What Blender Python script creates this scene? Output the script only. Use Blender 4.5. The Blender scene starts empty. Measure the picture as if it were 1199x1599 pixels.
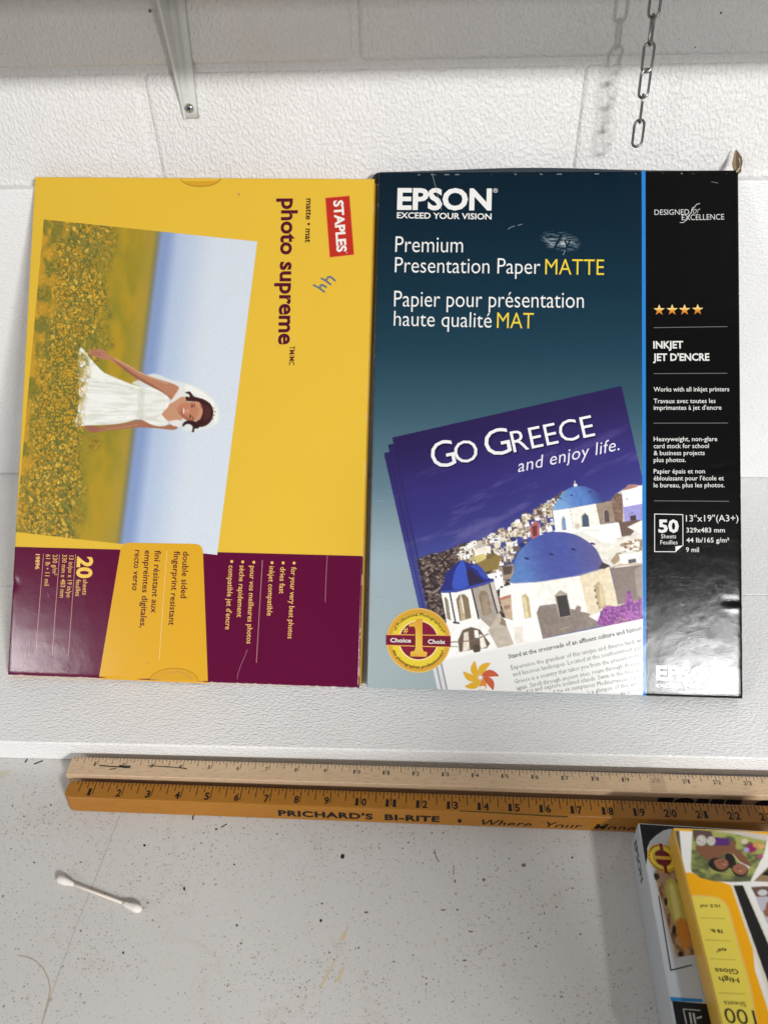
import bpy, bmesh, math, random
import numpy as np
from mathutils import Matrix, Vector

IN = 0.0254                     # the scene was measured in inches, built in metres
PW, PH = 1199.0, 1599.0         # size of the photograph
scene = bpy.context.scene
col = scene.collection

# ------------------------------------------------------------------ camera
FPX, CH, CD, PITCH, YAW, ROLL = 1212.3082, 24.2404, 31.7841, .6855, .0597, -.0302


def cam_axes():
    cp, sp = math.cos(PITCH), math.sin(PITCH)
    cy, sy = math.cos(YAW), math.sin(YAW)
    rz = np.array([[cy, -sy, 0], [sy, cy, 0], [0, 0, 1]])
    f = rz @ np.array([0, cp, -sp]); u = rz @ np.array([0, sp, cp]); r = rz @ np.array([1., 0, 0])
    cr, sr = math.cos(ROLL), math.sin(ROLL)
    return cr * r + sr * u, cr * u - sr * r, f


CR, CU, CF = cam_axes()
CPOS = np.array([0, -CD, CH])           # inches
cam_data = bpy.data.cameras.new('camera')
cam_data.sensor_fit = 'VERTICAL'
cam_data.sensor_height = 24.0
cam_data.lens = FPX / PH * 24.0
cam_data.clip_start = 0.02
cam_data.clip_end = 60
cam_data.dof.use_dof = True
cam_data.dof.focus_distance = 0.71
cam_data.dof.aperture_fstop = 5.5
cam = bpy.data.objects.new('camera', cam_data)
col.objects.link(cam)
M = Matrix.Identity(4)
for i in range(3):
    M[i][0], M[i][1], M[i][2], M[i][3] = CR[i], CU[i], -CF[i], CPOS[i] * IN
cam.matrix_world = M
scene.camera = cam

# ------------------------------------------------------------------ light
world = bpy.data.worlds.new('World')
scene.world = world
world.use_nodes = True
bg = world.node_tree.nodes['Background']
bg.inputs[0].default_value = (1.0, 0.99, 0.985, 1)
bg.inputs[1].default_value = 0.28


def area(name, pos, target, sx, sy, power, colour):
    d = bpy.data.lights.new(name, 'AREA')
    d.shape = 'RECTANGLE'; d.size = sx * IN; d.size_y = sy * IN
    d.energy = power; d.color = colour
    o = bpy.data.objects.new(name, d)
    col.objects.link(o)
    o.location = Vector(pos) * IN
    v = Vector(target) - Vector(pos)
    o.rotation_euler = v.to_track_quat('-Z', 'Y').to_euler()
    return o


# ceiling fluorescent fixtures behind the camera and one smaller lamp further down the room
LAMP = (1.0, 0.995, 0.985)
area('ceiling_light_right', (43, -88, 52), (4, -10, 8), 14, 4, 45, LAMP)
area('ceiling_light_left', (-66, -88, 52), (-8, -8, 6), 18, 4, 12, LAMP)
area('room_lamp', (29, -72, 33), (0, 0, 14), 3, 3, 6.5, LAMP)

scene.view_settings.view_transform = 'Standard'
scene.view_settings.look = 'None'
scene.view_settings.exposure = -0.06
scene.cycles.max_bounces = 5
scene.cycles.diffuse_bounces = 3
scene.cycles.glossy_bounces = 3
scene.cycles.use_adaptive_sampling = True
scene.cycles.adaptive_threshold = 0.02
scene.view_settings.gamma = 1.0
scene.view_settings.use_curve_mapping = False


# ------------------------------------------------------------------ helpers
def ray(px, py):
    return CF + CR * (px - PW / 2) / FPX - CU * (py - PH / 2) / FPX


def on_z(px, py, z):
    d = ray(px, py); return CPOS + d * (z - CPOS[2]) / d[2]


def on_y(px, py, y):
    d = ray(px, py); return CPOS + d * (y - CPOS[1]) / d[1]


def lin1(c):
    c = np.asarray(c, float) / 255.0
    return np.where(c <= .04045, c / 12.92, ((c + .055) / 1.055) ** 2.4)


def lin(c):
    return tuple(float(v) for v in lin1(c)) + (1.0,)


def tag(o, label=None, cat=None, group=None, kind=None):
    if label: o['label'] = label
    if cat: o['category'] = cat
    if group: o['group'] = group
    if kind: o['kind'] = kind
    return o


def empty(name, loc_in, axes=None):
    o = bpy.data.objects.new(name, None)
    o.empty_display_size = .02
    col.objects.link(o)
    m = Matrix.Identity(4)
    if axes is not None:
        for i in range(3):
            for j in range(3):
                m[i][j] = axes[j][i]
    for i in range(3):
        m[i][3] = loc_in[i] * IN
    o.matrix_world = m
    return o


def mesh_obj(name, verts_in, faces, mat, parent=None, smooth=False, colours=None):
    """verts in world inches; stored in the parent's frame, in metres"""
    v = np.asarray(verts_in, float) * IN
    if parent is not None:
        top_o = parent
        while top_o.parent is not None: top_o = top_o.parent
        mi = np.array(top_o.matrix_world.inverted())
        v = v @ mi[:3, :3].T + mi[:3, 3]
    me = bpy.data.meshes.new(name)
    me.from_pydata(v.tolist(), [], [list(f) for f in faces])
    me.update()
    if colours is not None:
        ca = me.color_attributes.new('Col', 'FLOAT_COLOR', 'POINT')
        a = np.ones((len(v), 4), np.float32); a[:, :3] = colours
        ca.data.foreach_set('color', a.ravel())
    if smooth:
        me.polygons.foreach_set('use_smooth', [True] * len(me.polygons))
    me.materials.append(mat)
    o = bpy.data.objects.new(name, me)
    col.objects.link(o)
    if parent is not None:
        o.parent = parent
    return o


def bm_box(x0, x1, y0, y1, z0, z1, bevel=0.0, seg=2):
    bm = bmesh.new()
    bmesh.ops.create_cube(bm, size=1)
    for v in bm.verts:
        v.co = Vector(((x0 + x1) / 2 + v.co.x * (x1 - x0), (y0 + y1) / 2 + v.co.y * (y1 - y0), (z0 + z1) / 2 + v.co.z * (z1 - z0)))
    if bevel:
        bmesh.ops.bevel(bm, geom=list(bm.edges), offset=bevel, segments=seg, affect='EDGES', profile=.5)
    vs = [tuple(v.co) for v in bm.verts]
    bm.verts.index_update()
    fs = [[v.index for v in f.verts] for f in bm.faces]
    bm.free()
    return np.array(vs), fs


def tube(pts, rad, n=8, cap=True):
    pts = [np.asarray(p, float) for p in pts]
    V, F = [], []
    prev = None
    for i, p in enumerate(pts):
        a = pts[max(i - 1, 0)]; b = pts[min(i + 1, len(pts) - 1)]
        t = (b - a) / np.linalg.norm(b - a)
        if prev is None:
            h = np.array([0, 0, 1.]) if abs(t[2]) < .9 else np.array([1., 0, 0])
            s = np.cross(t, h)
        else:
            s = prev - t * (prev @ t)
        s /= np.linalg.norm(s); prev = s
        q = np.cross(t, s)
        rr = rad[i] if hasattr(rad, '__len__') else rad
        for k in range(n):
            an = 2 * math.pi * k / n
            V.append(p + rr * (math.cos(an) * s + math.sin(an) * q))
    for i in range(len(pts) - 1):
        for k in range(n):
            F.append((i * n + k, i * n + (k + 1) % n, (i + 1) * n + (k + 1) % n, (i + 1) * n + k))
    if cap:
        F.append(tuple(range(n - 1, -1, -1))); m = (len(pts) - 1) * n
        F.append(tuple(range(m, m + n)))
    return np.array(V), F


def join(parts):
    V, F, n = [], [], 0
    for v, f in parts:
        V.append(np.asarray(v, float)); F += [tuple(i + n for i in q) for q in f]; n += len(v)
    return np.concatenate(V), F


# ------------------------------------------------------------------ materials
def new_mat(name):
    m = bpy.data.materials.new(name); m.use_nodes = True
    nt = m.node_tree
    return m, nt, nt.nodes['Principled BSDF']


def node(nt, kind, **kw):
    n = nt.nodes.new(kind)
    for k, v in kw.items():
        if k.startswith('i_'):
            n.inputs[k[2:].replace('_', ' ')].default_value = v
        else:
            setattr(n, k, v)
    return n


def math_n(nt, op, a, b=None, clamp=False):
    n = nt.nodes.new('ShaderNodeMath'); n.operation = op; n.use_clamp = clamp
    for i, v in enumerate((a, b)):
        if v is None: continue
        if isinstance(v, (int, float)): n.inputs[i].default_value = v
        else: nt.links.new(v, n.inputs[i])
    return n.outputs[0]


def mix_c(nt, fac, a, b):
    n = nt.nodes.new('ShaderNodeMix'); n.data_type = 'RGBA'
    for i, v in ((0, fac), (6, a), (7, b)):
        if isinstance(v, (int, float, tuple)): n.inputs[i].default_value = v
        else: nt.links.new(v, n.inputs[i])
    return n.outputs[2]


def paper_bump(nt, b, strength=.06, scale=900):
    tc = node(nt, 'ShaderNodeTexCoord')
    n1 = node(nt, 'ShaderNodeTexNoise', i_Scale=scale, i_Detail=2.0)
    n2 = node(nt, 'ShaderNodeTexNoise', i_Scale=60.0, i_Detail=2.0)
    nt.links.new(tc.outputs['Object'], n1.inputs['Vector']); nt.links.new(tc.outputs['Object'], n2.inputs['Vector'])
    h = math_n(nt, 'ADD', n1.outputs[0], math_n(nt, 'MULTIPLY', n2.outputs[0], 2.5))
    bp = node(nt, 'ShaderNodeBump', i_Strength=strength, i_Distance=.0006)
    nt.links.new(h, bp.inputs['Height']); nt.links.new(bp.outputs[0], b.inputs['Normal'])


GLOSS = dict(rough=.2, spec=.5)
_pm = {}


def ink(rgb, rough=None, metallic=0.0):
    k = (tuple(rgb), rough, metallic)
    if k not in _pm:
        m, nt, b = new_mat('ink_%d_%d_%d' % tuple(rgb))
        b.inputs['Base Color'].default_value = lin(rgb)
        b.inputs['Roughness'].default_value = GLOSS['rough'] if rough is None else rough
        b.inputs['Metallic'].default_value = metallic
        b.inputs['Specular IOR Level'].default_value = .32
        paper_bump(nt, b)
        _pm[k] = m
    return _pm[k]


def printed(name, rough=None):
    m, nt, b = new_mat(name)
    a = node(nt, 'ShaderNodeVertexColor', layer_name='Col')
    nt.links.new(a.outputs[0], b.inputs['Base Color'])
    b.inputs['Roughness'].default_value = GLOSS['rough'] if rough is None else rough
    b.inputs['Specular IOR Level'].default_value = .32
    paper_bump(nt, b)
    return m


def simple(name, rgb, rough=.5, metallic=0.0, bump=None):
    m, nt, b = new_mat(name)
    b.inputs['Base Color'].default_value = lin(rgb)
    b.inputs['Roughness'].default_value = rough
    b.inputs['Metallic'].default_value = metallic
    if bump: paper_bump(nt, b, *bump)
    return m


def mat_wall():
    m, nt, b = new_mat('painted_block')
    tc = node(nt, 'ShaderNodeNewGeometry')
    mp = node(nt, 'ShaderNodeMapping'); nt.links.new(tc.outputs['Position'], mp.inputs[0])
    mp.inputs['Scale'].default_value = (1.15, 1, .85)
    n1 = node(nt, 'ShaderNodeTexNoise', i_Scale=300.0, i_Detail=2.0, i_Roughness=.45, i_Distortion=0.0)
    n2 = node(nt, 'ShaderNodeTexVoronoi', i_Scale=150.0)
    n2.feature = 'SMOOTH_F1'
    n3 = node(nt, 'ShaderNodeTexNoise', i_Scale=28.0, i_Detail=2.0)
    n4 = node(nt, 'ShaderNodeTexNoise', i_Scale=5.0, i_Detail=3.0)
    for n in (n1, n2, n3): nt.links.new(mp.outputs[0], n.inputs['Vector'])
    nt.links.new(tc.outputs['Position'], n4.inputs['Vector'])
    sm = node(nt, 'ShaderNodeMapRange', i_From_Min=.38, i_From_Max=.72); nt.links.new(n1.outputs[0], sm.inputs[0])
    sm.interpolation_type = 'SMOOTHSTEP'
    h = math_n(nt, 'ADD', sm.outputs[0], math_n(nt, 'MULTIPLY', n2.outputs[0], -.35))
    h = math_n(nt, 'ADD', h, math_n(nt, 'MULTIPLY', n3.outputs[0], 2.2))
    bp = node(nt, 'ShaderNodeBump', i_Strength=.6, i_Distance=.0014)
    nt.links.new(h, bp.inputs['Height']); nt.links.new(bp.outputs[0], b.inputs['Normal'])
    # pinholes left open under the paint
    v = node(nt, 'ShaderNodeTexVoronoi', i_Scale=62.0); nt.links.new(tc.outputs['Position'], v.inputs['Vector'])
    sp = node(nt, 'ShaderNodeSeparateColor'); nt.links.new(v.outputs['Color'], sp.inputs[0])
    keep = math_n(nt, 'GREATER_THAN', sp.outputs[0], .93)
    size = math_n(nt, 'MULTIPLY', sp.outputs[1], .12)
    dot = math_n(nt, 'MULTIPLY', math_n(nt, 'LESS_THAN', v.outputs['Distance'], size), keep)
    base = mix_c(nt, n4.outputs[0], lin((228, 226, 225)), lin((238, 237, 236)))
    gr = node(nt, 'ShaderNodeTexNoise', i_Scale=2.2, i_Detail=6.0, i_Roughness=.65); nt.links.new(tc.outputs['Position'], gr.inputs['Vector'])
    gm = node(nt, 'ShaderNodeMapRange', i_From_Min=.5, i_From_Max=.75); nt.links.new(gr.outputs[0], gm.inputs[0])
    base = mix_c(nt, math_n(nt, 'MULTIPLY', gm.outputs[0], .35), base, lin((206, 200, 194)))
    nt.links.new(mix_c(nt, math_n(nt, 'MULTIPLY', dot, .85), base, lin((60, 54, 50))), b.inputs['Base Color'])
    b.inputs['Roughness'].default_value = .42
    return m


def mat_foam():
    m, nt, b = new_mat('white_foam')
    g = node(nt, 'ShaderNodeNewGeometry')
    v = node(nt, 'ShaderNodeTexVoronoi', i_Scale=640.0); v.feature = 'SMOOTH_F1'
    mp = node(nt, 'ShaderNodeMapping'); mp.inputs['Scale'].default_value = (.55, 1, 1)
    nt.links.new(g.outputs['Position'], mp.inputs[0])
    n = node(nt, 'ShaderNodeTexNoise', i_Scale=520.0, i_Detail=3.0)
    n2 = node(nt, 'ShaderNodeTexNoise', i_Scale=22.0, i_Detail=3.0)
    nt.links.new(mp.outputs[0], v.inputs['Vector']); nt.links.new(mp.outputs[0], n.inputs['Vector']); nt.links.new(g.outputs['Position'], n2.inputs['Vector'])
    h = math_n(nt, 'ADD', math_n(nt, 'MULTIPLY', v.outputs['Distance'], -1.0), n.outputs[0])
    h = math_n(nt, 'ADD', h, math_n(nt, 'MULTIPLY', n2.outputs[0], .7))
    bp = node(nt, 'ShaderNodeBump', i_Strength=.6, i_Distance=.0010)
    nt.links.new(h, bp.inputs['Height']); nt.links.new(bp.outputs[0], b.inputs['Normal'])
    nt.links.new(mix_c(nt, n2.outputs[0], lin((238, 238, 238)), lin((246, 246, 245))), b.inputs['Base Color'])
    b.inputs['Roughness'].default_value = .38
    return m


def mat_bench():
    m, nt, b = new_mat('speckled_bench')
    g = node(nt, 'ShaderNodeNewGeometry')
    base = node(nt, 'ShaderNodeTexNoise', i_Scale=9.0, i_Detail=5.0); nt.links.new(g.outputs['Position'], base.inputs['Vector'])
    c = mix_c(nt, base.outputs[0], lin((208, 206, 203)), lin((199, 196, 192)))
    st = node(nt, 'ShaderNodeTexNoise', i_Scale=17.0, i_Detail=7.0, i_Roughness=.7, i_Distortion=.8); nt.links.new(g.outputs['Position'], st.inputs['Vector'])
    sm_ = node(nt, 'ShaderNodeMapRange', i_From_Min=.56, i_From_Max=.74); nt.links.new(st.outputs[0], sm_.inputs[0])
    c = mix_c(nt, math_n(nt, 'MULTIPLY', sm_.outputs[0], .45), c, lin((186, 172, 152)))
    wob = node(nt, 'ShaderNodeTexNoise', i_Scale=500.0, i_Detail=1.0); nt.links.new(g.outputs['Position'], wob.inputs['Vector'])
    vec = node(nt, 'ShaderNodeVectorMath'); vec.operation = 'MULTIPLY_ADD'
    nt.links.new(wob.outputs['Color'], vec.inputs[0]); vec.inputs[1].default_value = (.0016, .0016, 0)
    nt.links.new(g.outputs['Position'], vec.inputs[2])
    clus = node(nt, 'ShaderNodeTexNoise', i_Scale=14.0, i_Detail=3.0); nt.links.new(g.outputs['Position'], clus.inputs['Vector'])
    for sc, thr, rad, colr, al in ((640.0, .62, .30, (150, 142, 134), .55), (430.0, .78, .27, (112, 104, 98), .65), (210.0, .93, .18, (70, 64, 60), .75), (120.0, .93, .2, (168, 148, 124), .5)):
        v = node(nt, 'ShaderNodeTexVoronoi', i_Scale=sc); v.voronoi_dimensions = '2D'
        off = node(nt, 'ShaderNodeVectorMath'); off.operation = 'ADD'; off.inputs[1].default_value = (sc * .013, sc * .007, 0)
        nt.links.new(vec.outputs[0], off.inputs[0]); nt.links.new(off.outputs[0], v.inputs['Vector'])
        s = node(nt, 'ShaderNodeSeparateColor'); nt.links.new(v.outputs['Color'], s.inputs[0])
        th = math_n(nt, 'ADD', math_n(nt, 'MULTIPLY', math_n(nt, 'SUBTRACT', .5, clus.outputs[0]), .9), thr)
        keep = math_n(nt, 'GREATER_THAN', s.outputs[0], th)
        rr = math_n(nt, 'MULTIPLY', s.outputs[1], rad)
        d = math_n(nt, 'MULTIPLY', math_n(nt, 'LESS_THAN', v.outputs['Distance'], rr), keep)
        c = mix_c(nt, math_n(nt, 'MULTIPLY', d, al), c, lin(colr))
    nt.links.new(c, b.inputs['Base Color'])
    b.inputs['Roughness'].default_value = .5
    n = node(nt, 'ShaderNodeTexNoise', i_Scale=700.0, i_Detail=2.0); nt.links.new(g.outputs['Position'], n.inputs['Vector'])
    bp = node(nt, 'ShaderNodeBump', i_Strength=.15, i_Distance=.0004)
    nt.links.new(n.outputs[0], bp.inputs['Height']); nt.links.new(bp.outputs[0], b.inputs['Normal'])
    return m


def mat_wood(name, c0, c1, rough, grain=1.0):
    m, nt, b = new_mat(name)
    tc = node(nt, 'ShaderNodeTexCoord')
    mp = node(nt, 'ShaderNodeMapping'); mp.inputs['Scale'].default_value = (6, 160, 160)
    nt.links.new(tc.outputs['Object'], mp.inputs[0])
    n = node(nt, 'ShaderNodeTexNoise', i_Scale=3.0, i_Detail=5.0, i_Distortion=.4); nt.links.new(mp.outputs[0], n.inputs['Vector'])
    mp2 = node(nt, 'ShaderNodeMapping'); mp2.inputs['Scale'].default_value = (60, 900, 900)
    nt.links.new(tc.outputs['Object'], mp2.inputs[0])
    n2 = node(nt, 'ShaderNodeTexNoise', i_Scale=2.0, i_Detail=2.0); nt.links.new(mp2.outputs[0], n2.inputs['Vector'])
    n3 = node(nt, 'ShaderNodeTexNoise', i_Scale=14.0, i_Detail=3.0); nt.links.new(tc.outputs['Object'], n3.inputs['Vector'])
    f = math_n(nt, 'ADD', math_n(nt, 'MULTIPLY', n.outputs[0], .6), math_n(nt, 'MULTIPLY', n3.outputs[0], .4))
    c = mix_c(nt, f, lin(c0), lin(c1))
    r = node(nt, 'ShaderNodeMapRange', i_From_Min=.56, i_From_Max=.7); nt.links.new(n2.outputs[0], r.inputs[0])
    dk = tuple(int(v * .6) for v in c0)
    c = mix_c(nt, math_n(nt, 'MULTIPLY', r.outputs[0], .6 * grain), c, lin(dk))
    nt.links.new(c, b.inputs['Base Color'])
    b.inputs['Roughness'].default_value = rough
    bp = node(nt, 'ShaderNodeBump', i_Strength=.2, i_Distance=.0003)
    nt.links.new(n2.outputs[0], bp.inputs['Height']); nt.links.new(bp.outputs[0], b.inputs['Normal'])
    return m


# ------------------------------------------------------------------ print planes, lettering and painted pictures
class Plane:
    """a flat face: origin, right axis, up axis, outward normal (world inches); warp(x,z) sinks the face"""

    def __init__(s, o, ex, ez, warp=None):
        s.o = np.asarray(o, float); s.ex = np.asarray(ex, float); s.ez = np.asarray(ez, float)
        s.n = np.cross(s.ex, s.ez); s.warp = warp

    def uv(s, px, py):
        d = ray(px, py); k = ((s.o - CPOS) @ s.n) / (d @ s.n)
        q = CPOS + d * k - s.o
        return np.array([q @ s.ex, q @ s.ez])

    def uvs(s, P):
        P = np.asarray(P, float)
        d = CF[None] + np.outer((P[:, 0] - PW / 2) / FPX, CR) - np.outer((P[:, 1] - PH / 2) / FPX, CU)
        k = ((s.o - CPOS) @ s.n) / (d @ s.n)
        q = CPOS + d * k[:, None] - s.o
        return np.stack([q @ s.ex, q @ s.ez], 1)

    def w(s, uv, lift):
        uv = np.asarray(uv, float)
        h = np.full(len(uv), float(lift))
        if s.warp is not None: h = h - s.warp(uv[:, 0], uv[:, 1])
        return s.o + np.outer(uv[:, 0], s.ex) + np.outer(uv[:, 1], s.ez) + np.outer(h, s.n)


LY = .0055          # inches between printed layers
_gl = {}


def glyphs(text, weight=0.0, shear=0.0, space=1.0, res=3):
    k = (text, weight, shear, space, res)
    if k in _gl: return _gl[k]
    cu = bpy.data.curves.new('lettering_tmp', 'FONT')
    cu.body = text; cu.size = 1.0; cu.offset = weight; cu.shear = shear; cu.space_character = space
    cu.resolution_u = res; cu.fill_mode = 'FRONT'
    ob = bpy.data.objects.new('lettering_tmp', cu); col.objects.link(ob)
    dg = bpy.context.evaluated_depsgraph_get()
    me = bpy.data.meshes.new_from_object(ob.evaluated_get(dg))
    v = np.array([tuple(q.co)[:2] for q in me.vertices]).reshape(-1, 2)
    f = [tuple(p.vertices) for p in me.polygons]
    bpy.data.objects.remove(ob); bpy.data.curves.remove(cu); bpy.data.meshes.remove(me)
    _gl[k] = (v, f)
    return _gl[k]


def cap_h(weight=0.0):
    v, _ = glyphs('H', weight)
    return v[:, 1].max() - v[:, 1].min()


def text_uv(pl, text, p0, p1, cap, weight=0.0, shear=0.0, space=1.0, res=3, bend=None):
    v, f = glyphs(text, weight, shear, space, res)
    x0, x1 = v[:, 0].min(), v[:, 0].max()
    a, b = pl.uv(*p0), pl.uv(*p1)
    L = np.linalg.norm(b - a); d = (b - a) / L; up = np.array([-d[1], d[0]])
    s = np.linalg.norm(pl.uv(p0[0] + 1, p0[1] + 1) - a) / math.sqrt(2)
    sx, sy = L / (x1 - x0), cap * s / cap_h(weight)
    uv = a + np.outer((v[:, 0] - x0) * sx, d) + np.outer(v[:, 1] * sy, up)
    return uv, f


def lettering(name, pl, parent, rgb, lines, layer, **kw):
    """one part per line; lines: (text, start px, end px, cap height px[, weight[, shear]])"""
    mat = kw.get('mat') or ink(rgb, kw.get('rough'))
    for ln in lines:
        t, p0, p1, cap = ln[:4]
        wt = ln[4] if len(ln) > 4 else kw.get('weight', 0.0)
        sh = ln[5] if len(ln) > 5 else kw.get('shear', 0.0)
        uv, f = text_uv(pl, t, p0, p1, cap, wt, sh, kw.get('space', 1.0), kw.get('res', 3))
        mesh_obj(name, pl.w(uv, layer * LY), f, mat, parent)
    for pg in kw.get('extra', ()):
        mesh_obj(kw.get('extra_name', 'flourish'), *pg, mat, parent)


def each(name, shapes, mat, parent):
    for vf in shapes: mesh_obj(name, *vf, mat, parent)


def flat_poly(pl, pts, layer, step=14):
    P = np.asarray(pts, float)
    lo, hi = P.min(0), P.max(0)
    if pl.warp is None or max(hi - lo) < step:
        return pl.w(pl.uvs(P), layer * LY), [tuple(range(len(P)))[::-1]]
    bm = bmesh.new()
    bm.faces.new([bm.verts.new((x, y, 0)) for x, y in P])
    for ax in (0, 1):
        for c in np.arange(lo[ax] + step * .5, hi[ax], step):
            co = [0, 0, 0]; no = [0, 0, 0]; co[ax] = c; no[ax] = 1
            bmesh.ops.bisect_plane(bm, geom=bm.verts[:] + bm.edges[:] + bm.faces[:], plane_co=co, plane_no=no)
    bm.verts.index_update()
    Q = np.array([tuple(v.co)[:2] for v in bm.verts]); F = [tuple(v.index for v in f.verts)[::-1] for f in bm.faces]
    bm.free()
    return pl.w(pl.uvs(Q), layer * LY), F


def stroke(pl, pts, width, layer):
    """a ribbon along px points"""
    P = [np.asarray(pts[0], float)]; out = []
    for q in pts[1:]:
        q = np.asarray(q, float); n = max(1, int(np.linalg.norm(q - P[-1]) / 14)); p = P[-1]
        P += [p + (q - p) * (k + 1) / n for k in range(n)]
    for i in range(len(P) - 1):
        d = P[i + 1] - P[i]; L = np.linalg.norm(d); d = d / L; n = np.array([-d[1], d[0]]) * width / 2
        e = d * width * .35
        out.append(flat_poly(pl, [P[i] - n - e, P[i + 1] - n + e, P[i + 1] + n + e, P[i] + n - e], layer + (i % 2) * .05))
    return join(out)


def circle_pts(cx, cy, r, n=40, a0=0, a1=360):
    return [(cx + r * math.cos(math.radians(a)), cy - r * math.sin(math.radians(a))) for a in np.linspace(a0, a1, n, endpoint=(a1 - a0) < 360)]


def grid_decal(pl, corners, nu, nv, paint, mat, name, parent, layer, keep=None):
    """a fine sheet over four px corners (tl, tr, br, bl) whose point colours are painted from photo-plane coordinates"""
    tl, tr, br, bl = [np.array(c, float) for c in corners]
    U, Vv = np.meshgrid(np.linspace(0, 1, nu), np.linspace(0, 1, nv))
    U = U.ravel()[:, None]; Vv = Vv.ravel()[:, None]
    P = (tl * (1 - U) + tr * U) * (1 - Vv) + (bl * (1 - U) + br * U) * Vv
    C = paint(P[:, 0], P[:, 1])
    idx = np.arange(nu * nv).reshape(nv, nu)
    F = np.stack([idx[:-1, :-1], idx[1:, :-1], idx[1:, 1:], idx[:-1, 1:]], -1).reshape(-1, 4)
    if keep is not None:
        ctr = P[F].mean(1)
        F = F[keep(ctr[:, 0], ctr[:, 1])]
    return mesh_obj(name, pl.w(pl.uvs(P), layer * LY), F.tolist(), mat, parent, smooth=True, colours=lin1(np.clip(C, 0, 255)))


def hash2(ix, iy, seed):
    h = (ix.astype(np.int64) * 374761393 + iy.astype(np.int64) * 668265263 + seed * 1442695041) & 0xffffffff
    h = ((h ^ (h >> 13)) * 1274126177) & 0xffffffff
    return ((h ^ (h >> 16)) & 0xffff) / 65535.0


def vnoise(x, y, seed=0):
    ix, iy = np.floor(x), np.floor(y); fx, fy = x - ix, y - iy
    fx = fx * fx * (3 - 2 * fx); fy = fy * fy * (3 - 2 * fy)
    a = hash2(ix, iy, seed); b = hash2(ix + 1, iy, seed); c = hash2(ix, iy + 1, seed); d = hash2(ix + 1, iy + 1, seed)
    return (a * (1 - fx) + b * fx) * (1 - fy) + (c * (1 - fx) + d * fx) * fy


def fbm(x, y, seed=0, o=3):
    s = 0; a = .5; t = 0
    for i in range(o):
        s = s + a * vnoise(x * 2 ** i, y * 2 ** i, seed + i * 7); t += a; a *= .55
    return s / t


def worley(x, y, seed=0):
    ix, iy = np.floor(x), np.floor(y)
    best = np.full(len(x), 9.0); ident = np.zeros(len(x))
    for dx in (-1, 0, 1):
        for dy in (-1, 0, 1):
            cx, cy = ix + dx, iy + dy
            d = np.hypot(cx + hash2(cx, cy, seed) - x, cy + hash2(cx, cy, seed + 31) - y)
            m = d < best
            best = np.where(m, d, best); ident = np.where(m, hash2(cx, cy, seed + 77), ident)
    return best, ident


def sst(a, b, x):
    t = np.clip((x - a) / (b - a), 0, 1); return t * t * (3 - 2 * t)


class Painter:
    def __init__(s, X, Y, rgb):
        s.X, s.Y = X, Y
        s.C = np.tile(np.array(rgb, float), (len(X), 1))

    def blend(s, m, rgb):
        rgb = np.asarray(rgb, float)
        s.C = s.C * (1 - m[:, None]) + rgb * m[:, None]

    def mask(s, pts, soft=1.0, smooth=0):
        P = np.asarray(pts, float)
        if smooth: P = catmull(P, smooth)
        m = np.zeros(len(s.X))
        pad = soft + 1
        sel = np.where((s.X > P[:, 0].min() - pad) & (s.X < P[:, 0].max() + pad) & (s.Y > P[:, 1].min() - pad) & (s.Y < P[:, 1].max() + pad))[0]
        if not len(sel): return m
        x, y = s.X[sel], s.Y[sel]
        dmin = np.full(len(sel), 1e9); ins = np.zeros(len(sel), bool)
        for i in range(len(P)):
            ax, ay = P[i]; bx, by = P[(i + 1) % len(P)]
            dx, dy = bx - ax, by - ay; L2 = dx * dx + dy * dy + 1e-9
            t = np.clip(((x - ax) * dx + (y - ay) * dy) / L2, 0, 1)
            dmin = np.minimum(dmin, (x - ax - t * dx) ** 2 + (y - ay - t * dy) ** 2)
            if ay != by:
                c = ((ay > y) != (by > y)) & (x < (bx - ax) * (y - ay) / (by - ay) + ax)
                ins ^= c
        d = np.sqrt(dmin); sd = np.where(ins, -d, d)
        m[sel] = np.clip(.5 - sd / max(soft, .01), 0, 1)
        return m

    def poly(s, pts, rgb, soft=1.0, smooth=0, alpha=1.0):
        s.blend(s.mask(pts, soft, smooth) * alpha, rgb)

    def ell(s, cx, cy, rx, ry, rgb, soft=.4, alpha=1.0, ang=0):
        c, n = math.cos(ang), math.sin(ang)
        u = ((s.X - cx) * c + (s.Y - cy) * n) / rx; v = (-(s.X - cx) * n + (s.Y - cy) * c) / ry
        s.blend(sst(1 + soft / 2, 1 - soft / 2, np.sqrt(u * u + v * v)) * alpha, rgb)

    def line(s, pts, w, rgb, alpha=1.0):
        for (a, b) in zip(pts[:-1], pts[1:]):
            dx, dy = b[0] - a[0], b[1] - a[1]; L2 = dx * dx + dy * dy + 1e-9
            t = np.clip(((s.X - a[0]) * dx + (s.Y - a[1]) * dy) / L2, 0, 1)
            d = np.hypot(s.X - a[0] - t * dx, s.Y - a[1] - t * dy)
            s.blend(np.clip(w / 2 - d + .5, 0, 1) * alpha, rgb)


def catmull(P, n):
    out = []
    m = len(P)
    for i in range(m):
        p0, p1, p2, p3 = P[i - 1], P[i], P[(i + 1) % m], P[(i + 2) % m]
        for k in range(n):
            t = k / n
            out.append(.5 * (2 * p1 + (p2 - p0) * t + (2 * p0 - 5 * p1 + 4 * p2 - p3) * t * t + (3 * p1 - p0 - 3 * p2 + p3) * t ** 3))
    return np.array(out)


def zpts(ox, oy, sc, pts):
    return [(ox + x / sc, oy + y / sc) for x, y in pts]


def mixc(a, b, t):
    return np.asarray(a, float) * (1 - t[:, None]) + np.asarray(b, float) * t[:, None]


# ================================================================== the setting
WALL = mat_wall(); FOAM = mat_foam(); BENCH = mat_bench()

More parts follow.
